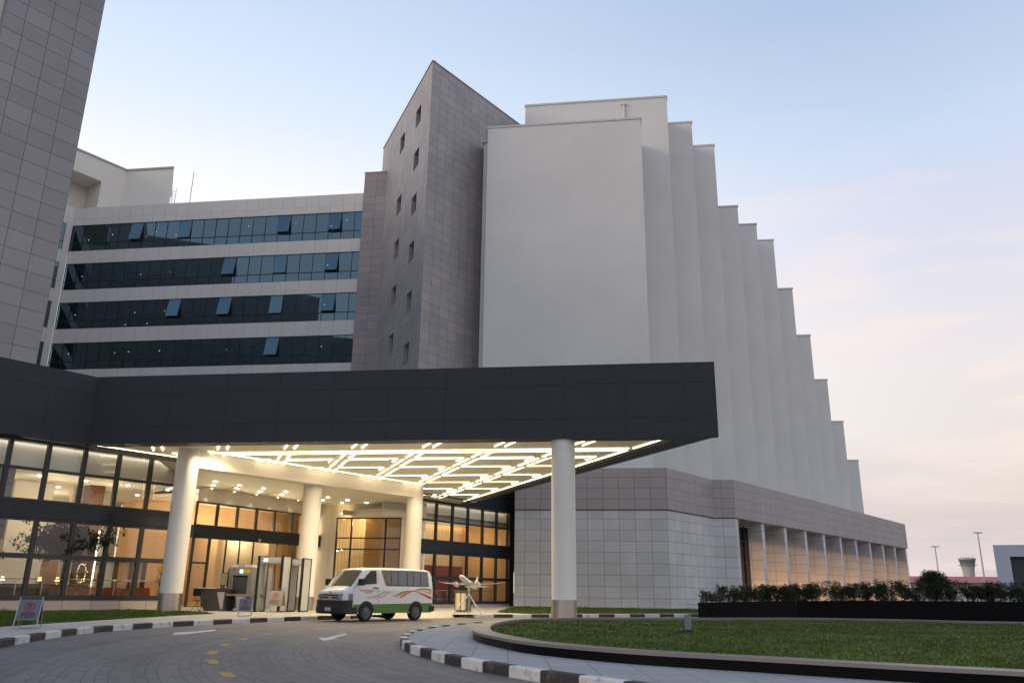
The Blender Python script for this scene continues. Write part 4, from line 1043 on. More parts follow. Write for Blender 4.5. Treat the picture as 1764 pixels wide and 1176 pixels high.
def wf(x):
    for lim, a in ((2.345, .80), (2.33, .84), (2.25, .92), (2.1, .965), (1.85, .99), (1.6, 1.0)):
        if x >= lim - .0005: return a
    if x < -2.18: return .955
    if x < -2.08: return .985
    return 1.0
XS = sorted({a for a, _ in TOPS} | {1.7, 1.55, 1.4, 1.285, .5, .3, -.4, -.8, -1.285, -1.6}, reverse=True)
WHX = (1.285, -1.285); WR_ = .335
def body_mesh():
    mb = MB(); ring0 = None; NZ = 9; V = []; F = []
    for x in XS:
        zt = ztop(x); zb = .30; k = wf(x); ring = []
        hz_ = [zb + (zt - .10 - zb) * i / NZ for i in range(NZ + 1)]
        side = [(yside(q) * k * (.985 if q < .4 else 1), q) for q in hz_]
        yt = side[-1][0]; top = [(yt - .03, zt - .045), (yt - .10, zt - .012), (yt - .30, zt + .012), (0.0, zt + .022)]
        half = side + top
        ring = [(x, y, q) for y, q in half] + [(x, -y, q) for y, q in half[-2::-1]]
        V.append(ring)
    n = len(V[0])
    vs = [p for r in V for p in r]
    for i in range(len(V) - 1):
        for j in range(n - 1): F.append((i * n + j, (i + 1) * n + j, (i + 1) * n + j + 1, i * n + j + 1))
        F.append((i * n + n - 1, (i + 1) * n + n - 1, (i + 1) * n, i * n))
    F.append(tuple(range(n))[::-1]); F.append(tuple((len(V) - 1) * n + j for j in range(n)))
    mb.add(vs, F, 0); return mb
body = body_mesh().build('body', M['van_white'], van, smooth=35)
def sidepoly(mb, pts, off, m=0, sgn=1, th=None):
    """polygon in (x, z) laid on the side of the body; fan from the centroid in strips so that it follows the tumblehome"""
    P = [Vector((x, sgn * (yside(q) * wf(x) + off), q)) for x, q in pts]
    mb.face(P if sgn > 0 else P[::-1], m) 
def sidestrip(mb, cen, w, off, m=0, sgn=1):
    n = len(cen)
    for i in range(n - 1):
        def e(k):
            a, b2 = cen[max(k - 1, 0)], cen[min(k + 1, n - 1)]; t = Vector((b2[0] - a[0], b2[1] - a[1])).normalized(); ww = w[k] if isinstance(w, (list, tuple)) else w
            nx, nz_ = -t.y * ww / 2, t.x * ww / 2; return (cen[k][0] + nx, cen[k][1] + nz_), (cen[k][0] - nx, cen[k][1] - nz_)
        a, b2 = e(i); c, d = e(i + 1)
        P = [Vector((x, sgn * (yside(q) * wf(x) + off), q)) for x, q in (a, b2, d, c)]
        mb.face(P if sgn > 0 else P[::-1], m)
def X_(px): return (752 - px) / 258 + 1.285
def Z_(py, px=1000): g0 = 850 - (px - 752) * .015; return (g0 - py) / (377 - (px - 752) * .018)
def PZ(lst): return [(X_(a), Z_(b2, a)) for a, b2 in lst]
# side glass
def window_strips(mb, outline_top, outline_bot, off, m, sgn, n=6):
    # quads between lower and upper outline, split in z so that they follow the body side
    for (a0, a1), (b0, b1) in zip(zip(outline_bot, outline_bot[1:]), zip(outline_top, outline_top[1:])):
        for k in range(n):
            f0, f1 = k / n, (k + 1) / n
            L_ = lambda p, q, f: (p[0] + (q[0] - p[0]) * f, p[1] + (q[1] - p[1]) * f)
            P = [L_(a0, b0, f0), L_(a1, b1, f0), L_(a1, b1, f1), L_(a0, b0, f1)]
            V = [Vector((x, sgn * (yside(q) * wf(x) + off), q)) for x, q in P]
            mb.face(V if sgn < 0 else V, m)
for sgn in (1, -1):
    fwb = [(1.68, 1.325), (1.45, 1.335), (1.1, 1.355), (.80, 1.375)]; fwt = [(1.60, 1.40), (1.28, 1.70), (1.08, 1.855), (.80, 1.865)]
    mb = MB(); window_strips(mb, fwt, fwb, .004, 0, sgn); o = mb.build('front_window', M['black'], van)
    lw = [(.32, 1.335), (-.5, 1.335), (-1.4, 1.335), (-1.95, 1.34)]; lt = [(.52, 1.855), (-.5, 1.865), (-1.4, 1.862), (-1.9, 1.845)]
    mb = MB(); window_strips(mb, [(.56, 1.885), (-.5, 1.895), (-1.4, 1.89), (-1.95, 1.875)], [(.30, 1.30), (-.5, 1.30), (-1.4, 1.30), (-1.99, 1.305)], .003, 0, sgn); fr_o = mb.build('window_seal', M['black'], van)
    cuts = [.42, .06, -.30, -.80, -1.12, -1.53, -1.93]
    for a, b2 in zip(cuts, cuts[1:]):
        a2 = a - .018 if a != .42 else a; b3 = b2 + .018
        top_a = .12 if a == .42 else 0
        mb = MB(); window_strips(mb, [(a2 + top_a, 1.86), (b3 + (.0), 1.86)], [(a2 - (.06 if a == .42 else 0), 1.335), (b3 - (.03 if b2 == -1.93 else 0), 1.335)], .010, 0, sgn); 
        mb.build('side_window', [M['car_pane']] if 'car_pane' in M else [M.setdefault('car_pane', plain('car_pane', (.055, .062, .066) , .06, 0, .5, 1.4, spec=.8, coat=1))], van)
    # seams
    mb = MB(); S = lambda pts, w=.010: sidestrip(mb, pts, w, .003, 0, sgn)
    S([(.70, .45), (.70, 1.1), (.70, 1.5), (.72, 1.92)]); S([(1.93, .66), (1.93, 1.1), (1.90, 1.26)]); S([(.70, 1.10), (1.2, 1.10)], .006); S([(-2.12, 1.1), (.66, 1.10)], .006); S([(-.93, .5), (-.93, 1.28)], .007)
    mb.build('door_seam', M['frame_dark'], van)
    # green stripe, cut round the wheels
    mb = MB(); wa = .398
    def stripe(x0, x1, n=1):
        for i in range(n):
            a = x0 + (x1 - x0) * i / n; b2 = x0 + (x1 - x0) * (i + 1) / n
            def zl(x):
                z_ = .30
                for c in WHX:
                    if abs(x - c) < wa: z_ = max(z_, .335 + math.sqrt(wa * wa - (x - c) ** 2))
                return z_
            zt = lambda x: .615 + (1.9 - x) * .012
            if zl(a) >= zt(a) and zl(b2) >= zt(b2): continue
            P = [(a, min(zl(a), zt(a))), (b2, min(zl(b2), zt(b2))), (b2, zt(b2)), (a, zt(a))]
            V = [Vector((x, sgn * (yside(q) * wf(x) + .004), q)) for x, q in P]; mb.face(V if sgn < 0 else V)
    for xa_, xb_, n_ in ((1.92, 1.285, 14), (1.285, -1.285, 56), (-1.285, -2.18, 20)):
        mb = MB(); stripe(xa_, xb_, n_); mb.build('green_stripe', M['van_green'], van)
    # ribbons
    mb = MB()
    sidestrip(mb, PZ([(735, 521), (790, 519), (850, 507), (900, 490), (945, 462), (985, 441), (1020, 438)]), [.005, .012, .018, .022, .026, .026, .02], .0045, 0, sgn)
    sidestrip(mb, PZ([(760, 526), (830, 524), (890, 511), (950, 484), (1000, 450), (1035, 440)]), [.004, .012, .016, .018, .018, .014], .005, 1, sgn)
    sidestrip(mb, PZ([(830, 533), (890, 530), (945, 516), (985, 492), (1025, 455), (1052, 440)]), [.004, .016, .026, .022, .018, .014], .0055, 2, sgn)
    sidestrip(mb, PZ([(1048, 440), (1085, 463), (1128, 497)]), .010, .006, 2, sgn); sidestrip(mb, PZ([(1022, 450), (1065, 480), (1108, 505)]), .006, .006, 0, sgn)
    sidestrip(mb, PZ([(1105, 504), (1150, 482), (1200, 455), (1250, 438), (1310, 430), (1380, 425), (1420, 412), (1470, 398), (1530, 396), (1590, 405), (1636, 422)]), [.03, .045, .05, .045, .03, .016, .03, .045, .05, .055, .065], .0065, 0, sgn)
    sidestrip(mb, PZ([(1135, 512), (1185, 488), (1240, 460), (1300, 441), (1385, 428), (1440, 420), (1500, 424), (1570, 438), (1636, 463)]), [.03, .05, .055, .04, .012, .03, .05, .065, .085], .007, 1, sgn)
    sidestrip(mb, PZ([(1185, 520), (1235, 492), (1290, 458), (1345, 434), (1390, 430), (1430, 442), (1490, 466), (1560, 497), (1636, 531)]), [.05, .06, .05, .03, .014, .03, .055, .075, .095], .0075, 2, sgn)
    mb.build('livery_ribbon', [M['rib_green'], M['rib_yellow'], M['rib_red']], van)
    mb = MB()
    for k, mi in ((0, 1), (1, 0)): sidestrip(mb, PZ([(818 + k * 6, 410), (832 + k * 6, 385), (848 + k * 4, 362)]), [.02, .022, .006], .0045 + k * .001, mi, sgn)
    mb.build('feather_emblem', [M['rib_green'], M['rib_yellow']], van)
    xm, zm = X_(742), Z_(430, 742)
    R4 = Matrix(((-sgn, 0, 0, xm), (0, 0, sgn, sgn * (yside(zm) + .004)), (0, 1, 0, zm), (0, 0, 0, 1)))
    text_mesh('lettering', 'ETHIOPIAN', .12, M['rib_red'], van, R4, .001)
    xm, zm = X_(772), Z_(462, 772); R4 = Matrix(((-sgn, 0, 0, xm), (0, 0, sgn, sgn * (yside(zm) + .004)), (0, 1, 0, zm), (0, 0, 0, 1)))
    text_mesh('lettering', 'የኢትዮጵያ', .085, M['rib_red'], van, R4, .001)
    mb = MB(); y0 = yside(1.2); 
    def bx3(mb, x0, x1, ya, yb, z0, z1, m=0): mb.box(x0, x1, min(ya, yb), max(ya, yb), z0, z1, m)
    bx3(mb, .74, .93, sgn * y0, sgn * (y0 + .03), 1.195, 1.235); mb.build('door_handle', M['black'], van)
    # mirror
    mb = MB(); bx3(mb, 1.63, 1.78, sgn * .90, sgn * 1.10, 1.30, 1.54); bx3(mb, 1.66, 1.74, sgn * .82, sgn * .92, 1.34, 1.40); mb.build('mirror', M['black'], van)
    # head lamp wraps the corner
    mb = MB(); V = []
    cs = [(2.37, .46), (2.365, .60), (2.33, .72), (2.23, .80), (2.05, .832), (1.955, .846)]
    zt_ = [.975, .985, .995, 1.0, 1.0, 1.0]; zb_ = [.80, .79, .775, .77, .77, .775]
    for i in range(len(cs) - 1):
        P = [Vector((cs[i][0], sgn * cs[i][1], zb_[i])), Vector((cs[i + 1][0], sgn * cs[i + 1][1], zb_[i + 1])), Vector((cs[i + 1][0], sgn * cs[i + 1][1], zt_[i + 1])), Vector((cs[i][0], sgn * cs[i][1], zt_[i]))]
        mb.face(P if sgn > 0 else P[::-1])
    o = mb.build('headlight', M['lamp_glass'], van)
    mb = MB(); mb.lathe((2.352, sgn * .62, .885), [(.02, 0), (.075, .025), (.085, .03)], 16, 0, 'x'); mb.build('reflector', M['chrome'], o, smooth=40)
    # wheel arch
    for xw in WHX:
        mb = MB(); n = 18; A = [(xw + .405 * math.cos(math.pi * k / n), .335 + .405 * math.sin(math.pi * k / n)) for k in range(n + 1)]
        B = [(xw + .20 * math.cos(math.pi * k / n), .335 + .33 * math.sin(math.pi * k / n)) for k in range(n + 1)]
        for k in range(n):
            V = [Vector((x, sgn * (yside(q) * wf(x) + .0035), max(q, .3))) for x, q in (A[k], A[k + 1])] + [Vector((x, sgn * (yside(q) * wf(x) + .0035), max(q, .3))) for x, q in (B[k + 1], B[k])]
            mb.face(V)
        mb.build('wheel_arch', M['black_rough'], van)
        w_ = thing('wheel', None, None, (0, 0, 0)); w_.parent = van
        mb = MB(); yc = sgn * .775; R = WR_; prof = [(.21, -.10), (.30, -.105), (R - .012, -.085), (R, -.05), (R, .05), (R - .012, .085), (.30, .105), (.21, .10)]
        mb.lathe((xw, yc, R), prof, 32, 0, 'y', cap=False); o = mb.build('tyre', M['tyre'], w_, smooth=35)
        mb = MB(); d = sgn; pr = [(.212, .100), (.20, .085), (.14, .078), (.12, .098), (.05, .104), (.0, .106)]; mb.lathe((xw, yc, R), [(r, d * h) for r, h in pr], 24, 0, 'y', cap=False); mb.build('rim', M['rim'], w_, smooth=35)
# windscreen, pillars
mb = MB(); n = 8
rowsw = []
for k in range(n + 1):
    x = 1.985 + (1.435 - 1.985) * k / n; zt = ztop(x); yw = yside(zt) * wf(x) - .085
    rowsw.append([(x + .012, yw * j / 5, zt + .016 - .02 * (abs(j) / 5) ** 4) for j in range(-5, 6)])
V = [p for r in rowsw for p in r]; F = [(i * 11 + j, i * 11 + j + 1, (i + 1) * 11 + j + 1, (i + 1) * 11 + j) for i in range(n) for j in range(10)]
mb.add(V, F); mb.build('windscreen', M.setdefault('screen', plain('screen', (.035, .042, .036), .03, 0, .6, 2.5, spec=1.0, coat=1)), van, smooth=60)
mb = MB()
for j in (-.35, .25): mb.tube([(2.0, j, ztop(2.0) + .035), (1.88, j - .42, ztop(1.88) + .04)], .010, 5)
mb.build('wiper', M['black'], van)
# bonnet seam, grille, badge, bumper, plate
mb = MB()
for sgn in (1, -1): mb.tube([(2.0, sgn * .70, 1.245), (2.12, sgn * .67, 1.19), (2.26, sgn * .63, 1.115), (2.335, sgn * .60, 1.03)], .006, 4)
mb.build('bonnet_seam', M['frame_dark'], van)
mb = MB(); mb.box(2.30, 2.358, -.45, .45, .81, .975, 0)
mb.build('grille', M['black'], van)
mb = MB()
for zz in (.90, .808, .985): mb.box(2.31, 2.372, -.455, .455, zz - .018, zz + .018, 0)
mb.lathe((2.362, 0, 1.035), [(.055, 0), (.055, .015)], 18, 0, 'x'); mb.box(2.31, 2.374, -.09, .09, .83, .89)
mb.build('grille_trim', plain('trim_grey', (.50, .49, .47), .3, .3), van)
mb = MB()
prof = [(2.12, .86), (2.26, .855), (2.36, .80), (2.405, .62), (2.415, .40), (2.415, 0)]
pts = [(x, y) for x, y in prof] + [(x, -y) for x, y in prof[-2::-1]]
pts = [(1.735, .856)] + pts + [(1.735, -.856)]
for i in range(len(pts) - 1):
    (xa, ya), (xb, yb) = pts[i], pts[i + 1]
    for (z0, z1, o0, o1) in ((.27, .34, -.04, 0), (.34, .52, 0, 0), (.52, .56, 0, -.015), (.56, .765, -.015, -.01)):
        k = lambda x, o: x + (o if x > 1.8 else 0)
        lim0, lim1 = z0, z1
        if i in (0, len(pts) - 2) and z1 > .55: continue
        mb.face([Vector((k(xa, o0), ya, z0)), Vector((k(xb, o0), yb, z0)), Vector((k(xb, o1), yb, z1)), Vector((k(xa, o1), ya, z1))][::-1])
mb.sheet([(x - .01, y) for x, y in pts if x > 1.8], .765); mb.box(2.385, 2.418, -.38, .38, .44, .50)
for sgn in (1, -1):
    q = [(1.955, .852), (2.12, .858), (2.26, .855)]
    for (xa, ya), (xb, yb) in zip(q, q[1:]): mb.face([Vector((xa, sgn * (ya + .004), .34)), Vector((xb, sgn * (yb + .004), .34)), Vector((xb, sgn * (yb + .004), .77)), Vector((xa, sgn * (ya + .004), .77))])
mb.build('front_bumper', M['bumper'], van, smooth=40)
mb = MB(); mb.box(-2.32, -2.18, -.80, .80, .34, .56); 
for sgn in (1, -1): mb.box(-2.30, -2.02, min(sgn * .80, sgn * .868), max(sgn * .80, sgn * .868), .36, .56)
mb.build('rear_bumper', M['bumper'], van)
mb = MB(); mb.box(2.416, 2.432, -.17, .17, .385, .50); pl_ = mb.build('number_plate', M['plate'], van)
text_mesh('plate_number', '3-23043', .085, M['black'], pl_, Matrix(((0, 0, 1, 2.434), (1, 0, 0, 0), (0, 1, 0, .442), (0, 0, 0, 1))), .001)
mb = MB()
for sgn in (1, -1): mb.box(-2.252, -2.22, min(sgn * .68, sgn * .80), max(sgn * .68, sgn * .80), .85, 1.25)
mb.build('tail_light', M['rib_red'], van)
mb = MB(); mb.box(-2.26, -2.21, -.66, .66, 1.36, 1.80); mb.build('rear_window', M['car_pane'], van)

# ================================================================== SMALL THINGS
M['tube_steel'] = plain('tube_steel', (.42, .42, .44), .3, 1, .1, 8); M['sign_panel'] = plain('sign_panel', (.14, .145, .165), .45, .25, .08, 4)
M['sign_red'] = plain('sign_red', (.30, .015, .03), .5)
def a_sign(label, base, az, hgt, tint='sign_panel', tube='tube_steel', back='black', ring='sign_red'):
    """folding A-frame: two bent tube frames with a plate each"""
    t = thing('no_parking_sign', label, 'sign', (base.x, base.y, ZF), rad(az), 'folding no parking signs')
    k = hgt / .78; w = .27 * k; hh = .78 * k; sp = .27 * k; r = .012 * k
    def frame(dy, nm):
        mb = MB(); n = 5; rr = .07 * k
        L_ = lambda x, f: Vector((x, dy * sp * (1 - f), hh * f + r))
        f0 = rr / hh
        path = [L_(-w, 1)] + [L_(-w, f0)] + [Vector((-w + rr * (1 - math.cos(a)), dy * sp * (1 - f0 + f0 * math.sin(a)), hh * f0 * (1 - math.sin(a)) + r)) for a in [math.pi / 2 * j / n for j in range(1, n + 1)]]
        path += [Vector((-p.x, p.y, p.z)) for p in path[::-1]]
        mb.tube(path, r, 8); mb.tube([L_(-w, 1), L_(w, 1)], r * .8, 6); return mb.build(nm, M[tube], t, smooth=50)
    frame(-1, 'tube_frame'); frame(1, 'tube_frame')
    for dy, nm, mt in ((-1, 'plate', tint), (1, 'plate', back)):
        mb = MB(); a, b2 = .26, .92
        P = lambda x, f, o: Vector((x, dy * (sp * (1 - f)) + dy * o, hh * f + r + .0))
        A_ = [P(-w + r, a, 0), P(w - r, a, 0), P(w - r, b2, 0), P(-w + r, b2, 0)]; B_ = [p + Vector((0, -dy * .008, 0)) for p in A_]
        mb.hexa([A_[0], A_[1], B_[1], B_[0], A_[3], A_[2], B_[2], B_[3]]); pl = mb.build(nm, M[mt], t)
        if dy == -1:
            sl_ = Vector((0, sp, hh)).normalized(); nrm = Vector((0, -sl_.z, sl_.y))
            def at_(x, f): return P(x, f, 0) + nrm * .004
            mb = MB(); c = at_(0, .68); Rr, wr = .125 * k, .026 * k; n = 28
            for j in range(n):
                a0, a1 = 2 * math.pi * j / n, 2 * math.pi * (j + 1) / n
                q = lambda a, R: c + Vector((1, 0, 0)) * math.cos(a) * R + sl_ * math.sin(a) * R + nrm * .003
                mb.face([q(a0, Rr - wr), q(a1, Rr - wr), q(a1, Rr), q(a0, Rr)][::-1])
            d1 = (Vector((-1, 0, 0)) + sl_).normalized(); d2 = (Vector((1, 0, 0)) + sl_).normalized()
            mb.face([c + d1 * (Rr - .01) + d2 * wr * .4 + nrm * .0035, c - d1 * (Rr - .01) + d2 * wr * .4 + nrm * .0035, c - d1 * (Rr - .01) - d2 * wr * .4 + nrm * .0035, c + d1 * (Rr - .01) - d2 * wr * .4 + nrm * .0035])
            mb.build('prohibition_ring', M[ring], pl)
            def T4(f, x=0): 
                o = at_(x, f); return Matrix(((1, 0, 0, o.x), (0, sl_.y, nrm.y, o.y), (0, sl_.z, nrm.z, o.z), (0, 0, 0, 1)))
            text_mesh('lettering', 'P', .20 * k, M['black'], pl, T4(.68), .0015)
            text_mesh('lettering', '请勿泊车', .088 * k, M['black'], pl, T4(.455), .0015)
            text_mesh('lettering', 'NO PARKING', .062 * k, M['black'], pl, T4(.345), .0015)
            mb = MB(); o = at_(0, .40) + nrm * .002; ww = .19 * k; mb.face([o + Vector((-ww, 0, 0)) - sl_ * .004, o + Vector((ww, 0, 0)) - sl_ * .004, o + Vector((ww, 0, 0)) + sl_ * .004, o + Vector((-ww, 0, 0)) + sl_ * .004]); mb.build('rule', M['black'], pl)
    return t
p = gz(46, 1082, ZF); a_sign('grey folding no parking sign by the kerb in front of the left lobby wing', p, 16, hz(50, 1027.5, p) - ZF - .01)
p = gz(421, 1060.5, ZF); a_sign('grey folding no parking sign near the kerb in front of the luggage scanner', p, 12, hz(424, 1027.5, p) - ZF - .01)
M['sign_panel_worn'] = plain('sign_panel_worn', (.40, .36, .28), .5, .3, .1, 6); M['sign_orange'] = plain('sign_orange', (.50, .12, .03), .5)
p = at(474, 1051, 40.3); p.z = 0; a_sign('worn brownish no parking sign with an orange ring standing against the metal detectors', p, -6, 1.0, 'sign_panel_worn', 'tube_steel', 'wood_warm', 'sign_orange')

# walk-through metal detectors
M['gate_panel'] = plain('gate_panel', (.50, .50, .47), .45, 0, .04, 2)
def detector(label, xl, xm, y0, ytop, dist):
    b = at(xl, y0, dist); b.z = ZF; hh = hz(xl, ytop, b) - ZF
    t = thing('metal_detector', label, 'metal detector', (b.x, b.y, ZF), rad(-8), 'walk-through metal detectors')
    c = at(xm, y0, dist + .2); W = (c - b).length
    for x in (0, W):
        mb = MB(); mb.box(x - .06, x + .0, -.45, .45, .06, hh - .03); mb.build('side_panel', M['gate_panel'], t)
        mb = MB(); mb.box(x - .09, x + .03, -.50, -.452, 0, hh); mb.box(x - .09, x + .03, .452, .50, 0, hh); mb.box(x - .09, x + .03, -.45, .45, hh - .028, hh); mb.box(x - .09, x + .03, -.45, .45, 0, .058); mb.build('edge_trim', M['black'], t)
    mb = MB(); mb.box(.03, W - .09, -.34, .34, hh - .34, hh - .06); mb.box(.03, W - .09, -.36, -.345, hh - .30, hh - .10); o = mb.build('header', M['gate_panel'], t)
    return t, o, hh
d1, o1, h1 = detector('grey walk-through metal detector with a lit green lamp on its header', 447, 490, 1049, 957, 41.2)
mb = MB(); mb.box(.16, .32, -.375, -.361, h1 - .24, h1 - .14); mb.build('indicator_lamp', emit('green_lamp', (.35, 1, .75), 6), o1)
detector('grey walk-through metal detector standing hard against the second column', 500.5, 523, 1049, 961, 41.6)

# luggage scanner
M['machine_grey'] = plain('machine_grey', (.30, .285, .275), .45, .2, .05, 3); M['machine_dark'] = plain('machine_dark', (.075, .07, .07), .5, 0, .1, 3)
b = at(396, 1049, 42.6); b.z = ZF
xs = thing('luggage_scanner', 'grey luggage X-ray scanner with a black tunnel mouth and belt table beside the entrance', 'scanner', (b.x, b.y, ZF), rad(-18))
mb = MB(); mb.box(-.25, 1.0, 0, 1.7, .1, .62); mb.box(-.25, -.03, 0, 1.7, .622, 1.6); mb.box(.80, 1.0, 0, 1.7, .622, 1.6); mb.box(-.25, 1.0, .001, 1.7, 1.602, 1.98); mb.box(-.029, .799, 1.4, 1.5, .622, 1.6); mb.build('housing', M['machine_grey'], xs)
mb = MB(); mb.box(-.40, -.252, .1, 1.6, .1, 1.9); mb.box(-.029, .799, .05, .08, .75, 1.55); mb.build('side_cover', M['machine_dark'], xs)
mb = MB(); mb.box(-.02, 1.9, -.75, -.05, .68, .76); 
for x in (.05, 1.8): mb.box(x, x + .06, -.72, -.66, 0, .68)
mb.build('belt_table', M['machine_grey'], xs)
mb = MB(); mb.box(.35, .50, -.02, -.001, 1.72, 1.86); mb.build('indicator_lamp', emit('green_lamp', (.35, 1, .75), 4), xs)
mb = MB(); mb.box(.60, .93, -.012, -.001, 1.70, 1.90); mb.build('warning_label', M['rib_yellow'], xs)
mb = MB(); mb.box(-.04, .02, -.012, -.001, 1.8, 1.98); mb.build('red_mark', M['rib_red'], xs)
for i, (mt, dx) in enumerate((('plate', -.2), ('van_white', .25))):
    o0 = xs.matrix_basis if False else None
t = thing('luggage_tray', 'pale pink and white plastic trays lying on top of the luggage scanner', 'tray', (b.x + .1, b.y + .3, ZF + 1.985), rad(-18))
M['tray_pink'] = plain('tray_pink', (.62, .38, .40), .5); mb = MB(); mb.box(-.35, .05, -.1, .6, 0, .12); mb.box(.42, .85, -.1, .6, 0, .12); mb.build('tray', M['plate'], t); mb = MB(); mb.box(.06, .41, -.09, .6, 0, .11); mb.build('tray', M['tray_pink'], t)
q = at(413, 1051, 41.4); q.z = ZF; t = thing('plastic_bin', 'small pale blue bin with a pink top in front of the luggage scanner', 'bin', (q.x, q.y, ZF)); mb = MB(); mb.lathe((q.x, q.y, ZF), [(.17, 0), (.23, .52)], 16); mb.build('bucket', plain('tub_blue', (.36, .42, .46), .5), t, smooth=40); mb = MB(); mb.lathe((q.x, q.y, ZF), [(.24, .52), (.24, .66), (.2, .66)], 16); mb.build('lid', M['tray_pink'], t)
# monitor desk
q = at(377, 1048, 42.4); q.z = ZF
t = thing('inspection_desk', 'dark desk with sloping white striped front beside the luggage scanner', 'desk', (q.x, q.y, ZF), rad(-14))
mb = MB(); mb.box(-1.05, .55, -.4, .4, .92, .99); mb.build('top', M['machine_dark'], t)
mb = MB(); mb.hexa([Vector(v) for v in ((-.55, -.38, 0), (.5, -.38, 0), (.5, .38, 0), (-.55, .38, 0), (-.95, -.38, .92), (.5, -.38, .92), (.5, .38, .92), (-.95, .38, .92))]); mb.build('cabinet', M['machine_dark'], t)
mb = MB(); mb.add([(.30, -.385, .10), (.42, -.385, .10), (.45, -.385, .84), (.05, -.385, .84)], [(0, 1, 2, 3)]); mb.build('striped_front', tile('striped', (.62, .60, .56), .08, 9, (.3, .3, .3), .02), t)
mb = MB(); mb.box(-.98, -.40, -.42, .2, .992, 1.03); mb.build('tray', M['plate'], t)
t2 = thing('monitor', 'small dark computer monitor standing on the inspection desk', 'monitor', (q.x + .15, q.y - .1, ZF + .992), rad(-30)); mb = MB(); mb.box(-.22, .22, -.03, .03, .14, .72); mb.box(-.03, .03, -.03, .03, .02, .14); mb.box(-.12, .12, -.1, .1, 0, .02); mb.build('casing', M['black'], t2); mb = MB(); mb.box(-.20, .20, -.034, -.0305, .17, .69); mb.build('screen', plain('screen_pale', (.40, .38, .24), .3), t2)
# folding chair
q = at(343, 1048, 41.8); q.z = ZF
t = thing('folding_chair', 'black metal folding chair beside the inspection desk behind the first column', 'chair', (q.x, q.y, ZF), rad(160))
mb = MB(); mb.box(-.23, .23, -.22, .22, .44, .47); mb.build('seat', M['black'], t); mb = MB(); mb.box(-.23, .23, .23, .255, .66, .98); mb.build('backrest', M['black'], t)
for sx in (-.25, .25):
    mb = MB(); mb.tube([(sx, -.28, 0), (sx, .24, .98)], .013, 6); mb.build('leg', M['black'], t); mb = MB(); mb.tube([(sx * .92, .28, 0), (sx * .92, -.2, .46)], .013, 6); mb.build('leg', M['black'], t)
# rope stand / yellow stick near the detectors
q = at(441.5, 1049, 41.0); q.z = ZF
t = thing('hand_detector_stand', 'thin chrome stand with a red strap between the scanner belt and the metal detector', 'stand', (q.x, q.y, ZF)); mb = MB(); mb.lathe((q.x, q.y, ZF), [(.17, 0), (.17, .03), (.03, .06), (.03, 1.05), (.05, 1.06), (.05, 1.12), (.0, 1.15)], 14); mb.build('pole', M['steel_bright'], t, smooth=40)
mb = MB(); mb.tube([(q.x, q.y - .03, ZF + 1.0), (q.x - .22, q.y - .1, ZF + .45)], .02, 6); mb.build('strap', M['rib_red'], t)

# ---- model aircraft on a tripod
q = at(806, 1053, 38.6); q.z = ZF
M['plane_white'] = plain('plane_white', (.80, .78, .74), .3, 0, .02)
ap = thing('model_aircraft', 'white model airliner mounted on a shiny three legged stand on the forecourt', 'model aircraft', (q.x, q.y, ZF))
pxm = 38.6 / 1407 * 1.045
hc = hz(806, 1003, q) - ZF
def S3(mb_name, mb, mt, parent=ap, smooth=40):
    o = mb.build(mb_name, M[mt], None, smooth=smooth); o.parent = parent; o.matrix_parent_inverse = Matrix(); return o
FWD = (Vector((-.30, -.90, .24))).normalized(); SIDE = FWD.cross(Vector((0, 0, 1))).normalized(); UPV = SIDE.cross(FWD)
AP = Matrix(((FWD.x, SIDE.x, UPV.x, 0), (FWD.y, SIDE.y, UPV.y, 0), (FWD.z, SIDE.z, UPV.z, hc), (0, 0, 0, 1)))
LF = 2.9; R0_ = .20
def xf(mb): mb.v = [AP @ (v * .74) for v in mb.v]; return mb
mb = MB(); pr = [(.001, 1.0), (.06, .985), (.10, .95), (.135, .88), (.155, .78), (.155, -.35), (.135, -.6), (.09, -.85), (.03, -1.0)]
mb.lathe((0, 0, 0), [(r * 1.0, h * LF / 2) for r, h in pr], 20, 0, 'x'); S3('fuselage', xf(mb), 'plane_white')
for sg in (1, -1):
    mb = MB(); rt0, rt1, tp0, tp1 = .42, -.22, -.34, -.48; ys, yt = .14, 2.22
    sec = [(ys, rt0, rt1, -.10, .05), (1.0, .05, -.36, -.02, .028), (1.75, -.24, -.46, .07, .018), (yt, -.46, -.56, .20, .008)]
    V = []; F = []
    for (y, a, b2, zz, th) in sec: V += [(a, sg * y, zz), ((a + b2) / 2, sg * y, zz + th), (b2, sg * y, zz), ((a + b2) / 2, sg * y, zz - th)]
    for i in range(3):
        for k in range(4): F.append((i * 4 + k, i * 4 + (k + 1) % 4, (i + 1) * 4 + (k + 1) % 4, (i + 1) * 4 + k))
    F += [(0, 1, 2, 3), (12, 13, 14, 15)]
    mb.add(V, F); S3('wing', xf(mb), 'plane_white')
    mb = MB(); mb.lathe((.12, sg * .72, -.16), [(.09, .22), (.125, .20), (.13, .05), (.10, -.18), (.05, -.26)], 16, 0, 'x', cap=False); mb.lathe((.12, sg * .72, -.16), [(.0, .12), (.10, .12)], 16, 0, 'x', cap=False); mb.box(-.05, .2, sg * .72 - .015, sg * .72 + .015, -.06, -.01); S3('engine', xf(mb), 'plane_white')
    mb = MB(); mb.hexa([Vector(v) for v in ((-1.02, sg * .06, .06), (-1.36, sg * .06, .06), (-1.36, sg * .06, .075), (-1.02, sg * .06, .075), (-1.34, sg * .78, .12), (-1.46, sg * .78, .12), (-1.46, sg * .78, .13), (-1.34, sg * .78, .13))]); S3('tailplane', xf(mb), 'plane_white')
